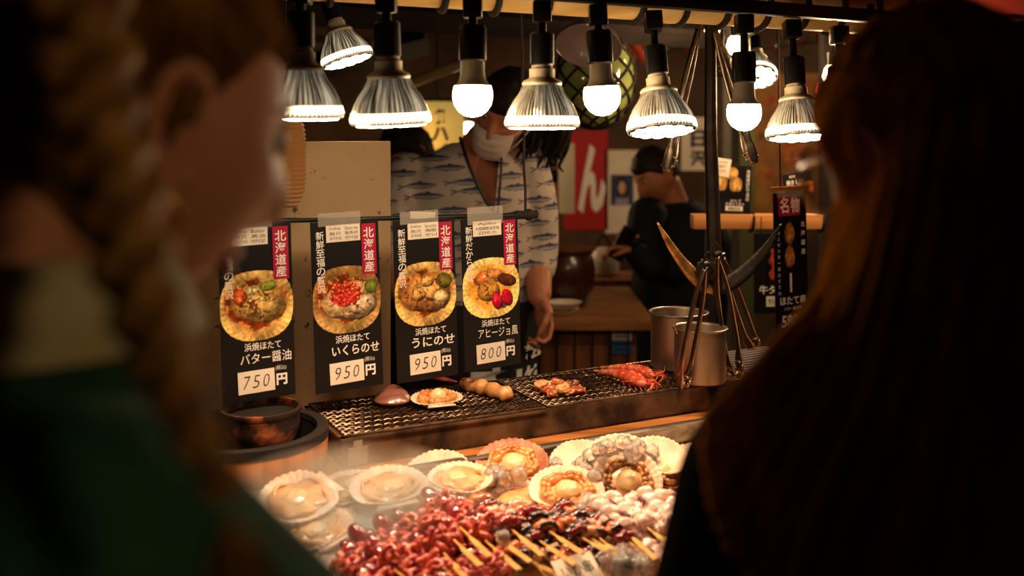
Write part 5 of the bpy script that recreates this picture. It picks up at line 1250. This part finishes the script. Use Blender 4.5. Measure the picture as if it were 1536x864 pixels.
def legs(t, c, yaw, m, hipz=.86, w=.085, shoe=None, z0=0.0):
    """trousers and shoes down to the floor"""
    b = MB(); ex = Vector((math.cos(yaw), math.sin(yaw), 0)); ey = Vector((-math.sin(yaw), math.cos(yaw), 0)); c = Vector((c[0], c[1], 0))
    b.loft([(c+Vector((0, 0, z)), a, d, yaw) for z, a, d in ((hipz-.10, .15, .11), (hipz, .17, .125), (hipz+.10, .16, .115))])
    for sg in (-1, 1):
        limb(b, [c+ex*w*sg+Vector((0, 0, hipz-.02)), c+ex*(w+.005)*sg-ey*.02+Vector((0, 0, .47)), c+ex*(w+.01)*sg+Vector((0, 0, .07))], [.098, .07, .058])
    o = part('trousers', shift_mesh(remesh(b, .014, 3, 0, m, 'trousers'), Matrix.Translation(-Vector(t.location))), None, t)
    for sg in (-1, 1):
        b = MB(); f = c+ex*(w+.01)*sg-ey*.05; b.tube([f+ey*.10+Vector((0, 0, .04)), f+ey*.03+Vector((0, 0, .046)), f-ey*.08+Vector((0, 0, .036)), f-ey*.14+Vector((0, 0, .026))], [.032, .04, .042, .024], 12, flat=.85, up=(0, 0, 1)); wpart('shoe', b, shoe or M_black, t, 'all')
def person(label, c): return thing('person', label, 'person', (c[0], c[1], 0))
def rp(name, mb, vox, m, t, smooth=4, sub=0):
    return part(name, shift_mesh(remesh(mb, vox, smooth, sub, m, name), Matrix.Translation(-Vector(t.location))), None, t)
def hair_cap(H, t, keep, thick, m, vox=.006, extra=None, name='hair'):
    """shell over the scalp where keep(x, y, z) > 0, local head coordinates"""
    Pg, TH, PH = head_pts(80, 60); nv, nu = Pg.shape[:2]; x, y, z = Pg[..., 0], Pg[..., 1], Pg[..., 2]
    kq = np.clip(keep(x, y, z), 0, 1); nrm = Pg/np.linalg.norm(Pg, axis=-1, keepdims=True)
    nzq = np.array([[mnoise.noise(Vector(Pg[i, k]*60)) for k in range(nu)] for i in range(nv)]); thick = thick*(1+.35*nzq)
    out = Pg+nrm*(kq*thick-(1-kq)*.004)[..., None]; b = MB()
    vs = [Vector((0, 0, .114+float(np.mean(thick))))]+[Vector(p) for p in out.reshape(-1, 3)]+[Vector((.01, 0, -.10))]
    fs = [(0, 1+k, 1+(k+1) % nu) for k in range(nu)]+[(len(vs)-1, 1+(nv-1)*nu+(k+1) % nu, 1+(nv-1)*nu+k) for k in range(nu)]
    for i in range(nv-1):
        for k in range(nu): a = 1+i*nu; fs.append((a+k, a+nu+k, a+nu+(k+1) % nu, a+(k+1) % nu))
    b.add(vs, fs); b.xf(H)
    if extra is not None: b.mix(extra)
    return wpart(name, b, m, t, 'all')

# ------------------------------------------------------------------ the worker in the fish shirt
WD = 2.8
def W(px, py, dd=0.0): return P(px, py, WD+dd)
t = person('worker in a fish printed shirt and face mask standing behind the scallop signs', (-.12, WD))
hc = W(758, 166, -.06); fw = Vector((-.36, -.80, -.48)); upv = Vector((.30, -.35, .9)); H = hframe(hc, fw, upv)
b = head_mb(); b.xf(H)
neck0 = W(716, 222, .05); b.tube([H @ Vector((-.02, 0, -.05)), W(724, 212, .02), neck0, W(712, 262, .05)], [.054, .052, .058, .08], 14)
limb(b, [W(795, 268, .03), W(806, 380, .05), W(809, 440, -.08), W(811, 452, -.10)], [.045, .041, .034, .025])
hm = hand_mb((.55, .6, .6, .65), .75, -1); hM = hframe(W(811, 450, -.10), (.16, -.30, -.94), (.85, .5, 0)); hm.xf(hM @ Matrix.Scale(1.0, 4)); b.mix(hm)
limb(b, [W(606, 290, -.02), W(590, 400, -.08), W(624, 470, -.30)], [.045, .041, .027]); hm = hand_mb((.5, .55, .6, .6), .6, 1); hm.xf(hframe(W(624, 470, -.30), (.5, -.6, -.5))); b.mix(hm)
chest = [(W(712, 250, .05), .11, .060, 0), (W(708, 300, .03), .15, .088, 0), (W(705, 360, .02), .155, .095, 0)]; b.loft(chest, 28)
rp('body', b, .0036, M_skin2, t, 2)
face_bits(t, H, False)
# shirt
sh = MB()
sh.loft([(W(716, 214, .055), .075, .062, 0), (W(712, 232, .05), .135, .082, .0), (W(707, 262, .04), .176, .104, .04), (W(703, 310, .03), .186, .122, .03), (W(700, 380, .02), .180, .122, 0), (W(697, 440, .02), .184, .126, 0), (W(696, 474, .02), .186, .128, 0)], 36)
limb(sh, [W(790, 246, .04), W(802, 300, .04), W(806, 360, .05), W(804, 398, .03)], [.062, .064, .062, .06]); limb(sh, [W(614, 262, .03), W(600, 310, -.02), W(592, 372, -.06)], [.064, .070, .072])
me = remesh(sh, .0052, 5, 1, None, 'shirt'); nvx = len(me.vertices); co = np.empty(nvx*3); me.vertices.foreach_get('co', co); co = co.reshape(-1, 3)
# the fish print: rows of slim blue fish on off-white cloth, laid out in the cloth's own plane
X = co[:, 0]*1.0+.35*(co[:, 1]-WD); Z = co[:, 2]-.10*X
row = np.floor(Z/.036); rng = np.random.RandomState(5); offs = rng.rand(200)
def fishes(X, Z, pitch=.128, hl=.046):
    r = np.floor(Z/.036).astype(int); zz = Z-(r+.5)*.036; o = offs[r % 200]; xx = X+o*pitch; c = np.floor(xx/pitch).astype(int); jit = offs[(r*7+c*13) % 200]; u = (xx-(c+.5)*pitch)/hl; zz = zz-(jit-.5)*.012+.0022*np.sin(u*1.6)
    h = .0088*np.clip(1-u**2, 0, 1)**.75; ins = (np.abs(u) < 1) & (np.abs(zz) < h)
    tail = (u > -1.42) & (u < -.97) & (np.abs(zz) < (-u-.93)*.016) & (np.abs(zz) > (-u-1.12)*.014)
    back = ins & (zz > h*.10); line = ins & (np.abs(zz) > h*.74); belly = ins & ~back & ~line; fin = (np.abs(u-.1) < .12) & (zz > h*.9) & (zz < h+.003)
    return back, line | tail | fin, belly
bk, ln, be = fishes(X, Z); colr = np.tile(np.array([188, 172, 158])/255., (nvx, 1)); colr *= (1+.03*np.sin(co[:, 2:3]*90))
colr[be] = np.array([150, 146, 150])/255; colr[bk] = np.array([62, 64, 92])/255; colr[ln] = np.array([42, 42, 62])/255
ca = me.color_attributes.new('Col', 'FLOAT_COLOR', 'POINT'); rgba = np.ones((nvx, 4), dtype=np.float32); rgba[:, :3] = lin(colr); ca.data.foreach_set('color', rgba.ravel())
bm = bmesh.new(); bm.from_mesh(me); top = W(716, 200).z; vb = W(742, 318)
def in_v(p):
    if p.y > WD+.03 and p.z < W(0, 205).z: return False
    if p.z < vb.z: return False
    q = (p.z-vb.z)/(W(0, 205).z-vb.z); xl = vb.x+(W(686, 205).x-vb.x)*q; xr = vb.x+(W(752, 205).x-vb.x)*q
    return xl < p.x < xr
bmesh.ops.delete(bm, geom=[f for f in bm.faces if in_v(f.calc_center_median()) or f.calc_center_median().z > W(0, 211).z], context='FACES'); bm.to_mesh(me); bm.free()
M_shirt = mat('fish_print_cloth', (1, 1, 1), .8, attr='Col', bump=.5, bscale=14)
me.materials.append(M_shirt); shift_mesh(me, Matrix.Translation(-Vector(t.location))); shirt = part('shirt', me, None, t, label='off-white shirt printed with blue fish')
b = MB(); b.tube(spline([W(690, 206, -.06), W(704, 250, -.10), W(728, 300, -.108), W(745, 322, -.108)], 16), .0045, 6); b.tube(spline([W(752, 208, -.055), W(752, 250, -.09), W(748, 300, -.108), W(745, 340, -.112), W(742, 420, -.112)], 18), .004, 6); wpart('collar_edge', b, M_black, shirt, 'all', label='dark collar edge')
# mask
b = MB(); Pg, _, _ = head_pts(90, 70)
m_ = MB(); nn = 26
def maskp(a, c):
    y = (a-.5)*.118; z = -.012-.092*c; k = 1-(abs(a-.5)*2)**2.2; ww = y*(1-.18*c*c)
    x = .020+.088*math.sqrt(max(0, 1-(abs(y)/.074)**2))*(1-.06*c)+.012*k*math.sin(PI*min(1, c*1.05))+.004*k*math.cos(c*22)*.3
    return Vector((x, ww, z))
m_.grid(maskp, nn, nn); n0 = len(m_.v); m_.grid(lambda a, c: maskp(a, c)-Vector((.003, 0, 0)), nn, nn); m_.xf(H); mk = wpart('face_mask', m_, mat('mask_cloth', s(214, 196, 184), .8, bump=.2, scale=60), t, 'all', label='white face mask')
for sg in (-1, 1):
    b = MB(); b.tube(spline([(.060, .058*sg, -.022), (.02, .078*sg, .0), (-.02, .088*sg, .018), (-.022, .084*sg, -.012), (.02, .072*sg, -.05), (.05, .05*sg, -.088)], 22), .0017, 5); b.xf(H); wpart('ear_loop', b, M_paper, mk, 'all')
# hair: black cap of hair and long strands falling at the right
ex = MB(); rr = random.Random(9)
for k in range(46):
    q = k/45; a = H @ Vector((-.03-.05*rr.random(), -.02+.10*q+.0*rr.random(), .085-.05*rr.random())); sx = 770+72*q+rr.uniform(-6, 6); L = 232+rr.uniform(-10, 26)-10*abs(q-.5)
    c = W(sx, L, -.02+.12*rr.random()); mid = (a+c)/2+Vector((.05, rr.uniform(-.02, .05), .035)); ex.tube(spline([a, mid, (mid+c)/2+Vector((.012, 0, -.01)), c, c+Vector((rr.uniform(-.012, .02), 0, -.02))], 14), [.010*(1-.75*i/14) for i in range(15)], 6)
hair_cap(H, t, lambda x, y, z: sm(z-.035*sm(x, -.02, .07)+.06*sm(-x, -.03, .05), -.0, .02), .016, M_hairb, extra=ex)
# apron with white brush characters, trousers, shoes
M_apron = mat('apron_cloth', s(26, 23, 24), .8, bump=.3, bscale=12)
b = MB(); b.grid(lambda a, c: Vector((-.135+.205*math.sin((a-.5)*2.5)/math.sin(1.25), WD+.02-.150*math.cos((a-.5)*2.5)**.8-.02*c+.006*math.sin(a*22+c*2), 1.04-.62*c)), 40, 20); ap = wpart('apron', b, M_apron, t, 'all', label='black apron with white brushed characters')
b = MB(); 
def bent(p, cx, cz):
    x = p.x+cx; a = math.asin(max(-1, min(1, (x+.135)/.205*math.sin(1.25))))/2.5; return Vector((x, WD+.02-.150*math.cos(a*2.5)**.8-.02*((1.04-p.y-cz)/.62)-.008, p.y+cz))
l1 = MB(); write(l1, '本', 0, 0, .15, .17, 0, .03); l1.v = [bent(p, W(746, 0).x, W(0, 566).z) for p in l1.v]; b.mix(l1)
l1 = MB(); write_down(l1, '松竹', 0, .07, -.06, .05, 0, .03); l1.v = [bent(p, W(799, 0).x, W(0, 536).z) for p in l1.v]; b.mix(l1)
wpart('lettering', b, M_white, ap, False)
legs(t, (-.135, WD+.02), 0, M_blackm, .88)

# ------------------------------------------------------------------ the man at the back
MD = 4.15
def Q(px, py, dd=0.0): return P(px, py, MD+dd)
t = person('man in a dark hooded jacket looking down at his hands beyond the grill', (.70, MD))
H = hframe(Q(984, 262), (-.78, -.36, -.52), (-.25, -.1, .95)); b = head_mb(); b.xf(H)
b.tube([H @ Vector((-.03, 0, -.05)), Q(1010, 300, .04), Q(1022, 335, .05)], [.055, .058, .07], 14)
for sg, w0 in ((1, Q(930, 376, -.20)), (-1, Q(952, 372, -.14))):
    hm = hand_mb((.5, .55, .55, .6), .6, sg); hm.xf(hframe(w0+Vector((.05, 0, 0)), (-.93, -.2, .12), (0, .35*sg, 1 if sg > 0 else -.6))); b.mix(hm)
limb(b, [Q(985, 392, -.10), Q(950, 376, -.20)], [.034, .027]); limb(b, [Q(1000, 388, -.06), Q(970, 372, -.14)], [.034, .027])
rp('body', b, .006, M_skin2, t, 3); face_bits(t, H)
M_jack = mat('navy_jacket', s(24, 25, 32), .75, spec=.2, col2=s(18, 19, 25), scale=8, bump=.5, bscale=16)
j = MB(); j.loft([(Q(1016, 302, .05), .075, .075, -.5), (Q(1022, 322, .05), .17, .12, -.5), (Q(1024, 360, .05), .205, .15, -.5), (Q(1020, 430, .03), .205, .155, -.5), (Q(1016, 500, .02), .20, .15, -.5), (Q(1014, 540, .02), .205, .155, -.5)], 30)
j.lathe([(.075, -.05), (.10, -.02), (.105, .02), (.085, .045), (.06, .03)], 24, hframe(Q(1030, 290, .12), (.7, .5, -.35)))
limb(j, [Q(972, 325, -.06), Q(966, 372, -.14), Q(976, 398, -.20), Q(957, 382, -.22)], [.085, .078, .068, .052]); limb(j, [Q(1060, 335, .10), Q(1052, 400, -.02), Q(1010, 404, -.10), Q(972, 378, -.13)], [.085, .076, .066, .05])
rp('jacket', j, .011, M_jack, t, 4)
hair_cap(H, t, lambda x, y, z: sm(z+.045*sm(-x, -.02, .06)-.042*sm(x, .0, .06), .0, .02), .013, M_hairb)
legs(t, (Q(1014, 0).x, MD+.02), -.5, M_blackm, .74)
t2 = thing('smartphone', 'small dark phone in the hands of the man at the back', 'phone', Q(934, 366, -.22)); b = MB(); b.box((0, 0, 0), (.07, .009, .14), R(.5, 'Y') @ R(.4, 'Z'), bev=.003); part('case', b, M_black, t2)

# ------------------------------------------------------------------ the helper half hidden behind the board
KD = 3.75
t = person('helper with dark tied hair, head turned away, behind the worker in the fish shirt', (-.42, KD))
H = hframe(P(610, 232, KD), (-.62, -.55, -.30)); b = head_mb(); b.xf(H); b.tube([H @ Vector((-.02, 0, -.05)), P(596, 285, KD+.03), P(590, 320, KD+.04)], [.054, .055, .07], 14); rp('body', b, .007, M_skin2, t, 3); face_bits(t, H)
hair_cap(H, t, lambda x, y, z: sm(z+.06*sm(-x, -.03, .05)-.035*sm(x, .0, .06), -.01, .015), .018, M_hairb)
j = MB(); cx = P(585, 0, KD).x; j.loft([(P(590, 285, KD+.04), .07, .065, 0), (P(588, 302, KD+.04), .16, .10, 0), (P(585, 350, KD+.03), .19, .13, 0), (P(585, 480, KD+.03), .18, .13, 0), (P(585, 560, KD+.03), .185, .135, 0)], 28)
for sg in (-1, 1): limb(j, [Vector((cx+.17*sg, KD+.03, 1.22)), Vector((cx+.22*sg, KD, .98)), Vector((cx+.20*sg, KD-.10, .80))], [.07, .055, .045])
me = remesh(j, .008, 4, 1, None, 'shirt'); nvx = len(me.vertices); co = np.empty(nvx*3); me.vertices.foreach_get('co', co); co = co.reshape(-1, 3); bk, ln, be = fishes(co[:, 0]+.3*co[:, 1], co[:, 2]); colr = np.tile(np.array([188, 172, 158])/255., (nvx, 1)); colr[be] = np.array([150, 146, 150])/255; colr[bk] = np.array([62, 64, 92])/255; colr[ln] = np.array([42, 42, 62])/255
ca = me.color_attributes.new('Col', 'FLOAT_COLOR', 'POINT'); rgba = np.ones((nvx, 4), dtype=np.float32); rgba[:, :3] = lin(colr); ca.data.foreach_set('color', rgba.ravel()); me.materials.append(M_shirt); part('shirt', shift_mesh(me, Matrix.Translation(-Vector(t.location))), None, t, label='fish printed shirt')
hb = MB()
for sg in (-1, 1): hm = hand_mb(side=-sg); hm.xf(hframe((cx+.20*sg, KD-.10, .80), (0, -.3, -1), (1*sg, .2, 0))); hb.mix(hm)
rp('hands', hb, .006, M_skin2, t, 2)
legs(t, (cx, KD+.03), 0, M_blackm, .84)

# ------------------------------------------------------------------ the person with the braid, front left
M_fair = mat('hair_fair', s(132, 92, 44), .7, spec=.0, col2=s(72, 46, 22), scale=55, stretch=(1, 1, .18), bump=.6, bscale=140)
M_fairb = mat('braid_fair', s(176, 132, 64), .55, spec=.2, col2=s(110, 76, 34), scale=60, bump=.4, bscale=120)
M_skin3 = mat('skin_fair', s(208, 148, 114), .48, col2=s(198, 134, 102), scale=12, sss=.08)
M_green = mat('green_knit', s(32, 84, 55), .85, col2=s(22, 64, 42), scale=40, bump=.6, bscale=120, sheen=.2)
M_cream = mat('cream_collar', s(196, 190, 150), .8, col2=s(180, 172, 132), scale=30, bump=.4, bscale=100)
LA = math.radians(42)
LH = hframe((-.232, .612, 1.505), (math.cos(LA)*.95, math.sin(LA)*.95, -.30), (.12, .08, 1))
t = person('person with a fair braid, green sweater and cream collar at the left', (-.27, .56))
b = head_mb(); b.xf(LH)
nb = Vector((-.285, .555, 1.345)); b.tube([LH @ Vector((-.035, 0, -.03)), LH @ Vector((-.045, 0, -.10)), Vector((-.275, .572, 1.39)), nb], [.058, .055, .058, .075], 18)
yawL = LA-PI/2
exL = Vector((math.sin(LA), -math.cos(LA), 0)); fwL = Vector((math.cos(LA), math.sin(LA), 0))   # to her right, and forward
base = Vector((-.288, .545, 0)); HZ = Vector((0, 0, .092))
hands = MB()
def arm(sg, elbow, wrist): 
    sh_ = base+exL*.135*sg+Vector((0, 0, 1.300)); return [sh_, elbow, wrist]
aR = arm(1, base+exL*.205+fwL*.145+Vector((0, 0, 1.14)), base+exL*.10+fwL*.30+Vector((0, 0, 1.04))); aL = arm(-1, base-exL*.215+fwL*.08+Vector((0, 0, 1.06)), base-exL*.12+fwL*.26+Vector((0, 0, 1.0)))
for sg, A in ((1, aR), (-1, aL)):
    hm = hand_mb((.4, .45, .5, .55), .5, sg); d = (A[2]-A[1]).normalized(); hm.xf(hframe(A[2], d, (0, 0, 1))); b.mix(hm); b.tube([A[1], A[2]], [.04, .026], 12)
b.loft([(base+Vector((0, 0, 1.34)), .07, .06, yawL), (base+Vector((0, 0, 1.15)), .13, .08, yawL), (base+Vector((0, 0, .95)), .14, .09, yawL)], 20)
rp('body', b, .0046, M_skin3, t, 3); face_bits(t, LH)
j = MB(); j.loft([(base+Vector((.006, .012, 1.393)), .080, .074, yawL), (base+Vector((0, 0, 1.372)), .132, .094, yawL), (base+Vector((0, 0, 1.31)), .180, .112, yawL), (base+Vector((0, 0, 1.18)), .190, .128, yawL), (base+Vector((0, 0, .95)), .18, .122, yawL), (base+Vector((0, 0, .80)), .19, .128, yawL)], 36)
for A in (aR, aL): limb(j, A, [.082, .074, .050])
rp('sweater', j, .0065, M_green, t, 4)
b = MB(); n = 40; b.grid(lambda a, c: base+Vector((.004, .016, 0))+exL*((.066+.050*c)*math.cos(2*PI*a))+fwL*((.064+.042*c)*math.sin(2*PI*a))+Vector((0, 0, 1.430-.040*c**1.3+.018*math.sin(PI*c))), n, 8); wpart('collar', b, M_cream, t, 'all', label='cream shirt collar')
# pulled back hair
hair_cap(LH, t, lambda x, y, z: sm(z+.10*sm(-x, -.012, .035)-.052*sm(x, -.005, .05), .006, .022), .012, M_fair)
# braid hanging at her right side
bp = spline([P(112, -60, .500), P(124, 60, .480), P(138, 160, .460), P(158, 250, .440), P(185, 340, .415), P(210, 430, .390), P(238, 520, .368), P(268, 590, .352), P(300, 660, .342), P(345, 745, .335)], 130)
br = MB()
for k in range(3):
    pts = []; rs = []
    for i, p in enumerate(bp):
        q = i/130; a = q*2*PI*3.6+k*2*PI/3; w = .0165*(1-.5*q)*(1-.5*q**2); dT = (bp[min(130, i+1)]-bp[max(0, i-1)]).normalized(); sx = dT.cross(Vector((0, 1, 0))).normalized(); sy = sx.cross(dT)
        pts.append(p+sx*w*math.sin(a)+sy*w*.5*math.sin(2*a)); rs.append(.0132*(1-.5*q)*(1-.55*q**2)*(1+.22*math.cos(2*a)))
    br.tube(pts, rs, 10)
tl_ = bp[-1]; 
for k in range(14):
    d = Vector((random.uniform(-.3, .6), random.uniform(-.2, .2), -1)).normalized(); br.tube(spline([tl_-Vector((0, 0, .01)), tl_+d*.02, tl_+d*.045], 6), [.0035-.0005*i for i in range(7)], 5)
wpart('braid', br, M_fairb, t, 'all', label='long fair three-strand braid')
b = MB(); rc = LH @ Vector((.001, -.079, -.052)); b.tube([rc+Vector((.0095*math.sin(a)*.9, .004*math.sin(a), .0125*math.cos(a))) for a in np.linspace(0, 2*PI, 28, endpoint=False)], .0016, 7, closed=True); wpart('earring', b, mat('gold', s(220, 170, 90), .25, 1.0), t, 'all', label='small gold hoop earring')
legs(t, (base.x, base.y), yawL, mat('dark_denim', s(24, 28, 40), .8), .76)

# ------------------------------------------------------------------ the person with long fair hair and glasses, front right
RA = math.radians(115)
RH = hframe((.335, .775, 1.472), (math.cos(RA), math.sin(RA), -.22))
t = person('person with long loose fair hair, round glasses and a dark coat at the right', (.40, .70))
fwR = Vector((math.cos(RA), math.sin(RA), 0)); exR = Vector((math.sin(RA), -math.cos(RA), 0)); yawR = RA-PI/2; baseR = Vector((.395, .78, 0))
b = head_mb(); b.xf(RH); b.tube([RH @ Vector((-.03, 0, -.04)), RH @ Vector((-.04, 0, -.11)), baseR+Vector((-.01, .02, 1.26))], [.057, .054, .07], 16)
aR = [baseR+exR*.18+Vector((0, 0, 1.17)), baseR+exR*.25+fwR*.02+Vector((0, 0, .92)), baseR+exR*.2+fwR*.2+Vector((0, 0, .80))]; aL = [Vector((.215, .79, 1.215)), Vector((.150, .77, .98)), baseR-exR*.14+fwR*.22+Vector((0, 0, .84))]
for sg, A in ((1, aR), (-1, aL)):
    hm = hand_mb((.4, .45, .5, .55), .5, sg); hm.xf(hframe(A[2], (A[2]-A[1]), (0, 0, 1))); b.mix(hm); b.tube([A[1], A[2]], [.038, .026], 12)
b.loft([(baseR+Vector((0, 0, 1.24)), .07, .06, yawR), (baseR+Vector((0, 0, 1.10)), .13, .08, yawR), (baseR+Vector((0, 0, .95)), .14, .09, yawR)], 20)
rp('body', b, .005, M_skin3, t, 3); face_bits(t, RH)
M_coat = mat('dark_coat', s(16, 14, 15), .9, spec=.05, bump=.3, bscale=30)
j = MB(); j.loft([(baseR+Vector((0, 0, 1.26)), .085, .08, yawR), (baseR+Vector((0, 0, 1.235)), .16, .10, yawR), (baseR+Vector((0, 0, 1.17)), .205, .125, yawR), (baseR+Vector((0, 0, 1.05)), .21, .14, yawR), (baseR+Vector((0, 0, .85)), .20, .14, yawR), (baseR+Vector((0, 0, .62)), .22, .15, yawR)], 32)
for A in (aR, aL): limb(j, A, [.085, .076, .054])
rp('coat', j, .009, M_coat, t, 4)
M_long = mat('hair_long_fair', s(206, 126, 36), .7, spec=.0, sheen=1.0, col2=s(140, 80, 20), scale=70, stretch=(1, 1, .12), bump=.7, bscale=160)
# long hair: a thick ridged sheet wrapped round the back of the head, falling over both shoulders
Lc = [P(1338, 82, .80), P(1300, 150, .80), P(1280, 240, .795), P(1262, 330, .78), P(1236, 430, .73), P(1176, 510, .68), P(1112, 580, .645), P(1062, 632, .62)]
Cc = [P(1430, 42, .735), P(1420, 150, .675), P(1405, 260, .655), P(1380, 400, .64), P(1345, 540, .63), P(1300, 680, .62), P(1250, 820, .61), P(1220, 960, .60)]
Rc = [P(1560, 40, .74), P(1620, 150, .70), P(1650, 260, .69), P(1670, 400, .68), P(1690, 540, .66), P(1700, 680, .65), P(1710, 820, .64), P(1720, 960, .63)]
Ls, Cs, Rs = spline(Lc, 60), spline(Cc, 60), spline(Rc, 60)
def hairp(a, c, off=0.0):
    i = min(60, int(round(c*60))); A, B, C = Ls[i], Cs[i], Rs[i]
    p = A*((1-a)*(1-2*a))+B*(4*a*(1-a))+C*(a*(2*a-1))
    rid = .0055*math.sin(a*64+2.6*mnoise.noise(Vector((a*6, c*3, 0))))*min(1, c*5+.2)+.004*math.sin(a*151+c*3)+.004*mnoise.noise(Vector((a*20, c*4, 7)))
    return p+Vector((0, 1, .0))*(off)+Vector((0, -1, .15))*rid
b = MB(); b.grid(lambda a, c: hairp(a, c), 170, 60); n0 = len(b.v); b.grid(lambda a, c: hairp(a, c, .022), 170, 60)
W1 = 171
for j_ in range(60):
    for e in (0, 170): b.f.append((j_*W1+e, (j_+1)*W1+e, n0+(j_+1)*W1+e, n0+j_*W1+e))
for i_ in range(170):
    b.f.append((i_, i_+1, n0+i_+1, n0+i_)); b.f.append((60*W1+i_, 60*W1+i_+1, n0+60*W1+i_+1, n0+60*W1+i_))
hair = wpart('hair', b, M_long, t, 'all', label='long loose fair hair')
hair_cap(RH, t, lambda x, y, z: sm(z+.12*sm(-x, -.04, .03)-.03*sm(x, .0, .06), -.0, .02), .020, M_long, name='hair_crown')
# glasses
gt = thing('glasses', 'thin framed round glasses on the face beside the long hair', 'glasses', RH @ Vector((.1, 0, .012)))
M_gl = mat('clear_lens', (1, .97, .92), .02, trans=1.0, ior=1.12, alpha=.45, spec=.8); M_gf = mat('glasses_frame', s(206, 176, 146), .15, .5, coat=1.0)
for sg in (-1, 1):
    c0 = Vector((.104, .034*sg, .010)); b = MB(); b.tube([RH @ (c0+Vector((-.012*abs(math.cos(a))*(1 if math.cos(a)*sg > 0 else .2), .0265*math.cos(a), 0.0275*math.sin(a)))) for a in np.linspace(0, 2*PI, 40, endpoint=False)], .0022, 7, closed=True); wpart('rim', b, M_gf, gt, 'all')
    b = MB(); b.lathe([(.026, -.0005), (.018, .001), (.001, .0016)], 32); b.lathe([(.026, -.0008), (.018, .0005), (.001, .001)], 32); b.xf(RH @ T(.1035, .034*sg, .010) @ ori((.97, .18*sg, -.05)) ); wpart('lens', b, M_gl, gt, 'all', label='clear lens')
    b = MB(); b.tube(spline([RH @ Vector((.094, .060*sg, .018)), RH @ Vector((.05, .078*sg, .018)), RH @ Vector((-.015, .084*sg, .020)), RH @ Vector((-.035, .082*sg, .0))], 14), .0016, 6); wpart('temple', b, M_gf, gt, 'all')
b = MB(); b.tube(spline([RH @ Vector((.107, -.009, .012)), RH @ Vector((.112, 0, .016)), RH @ Vector((.107, .009, .012))], 8), .0014, 6); wpart('bridge', b, M_gf, gt, 'all')
legs(t, (baseR.x, baseR.y), yawR, M_blackm, .74)
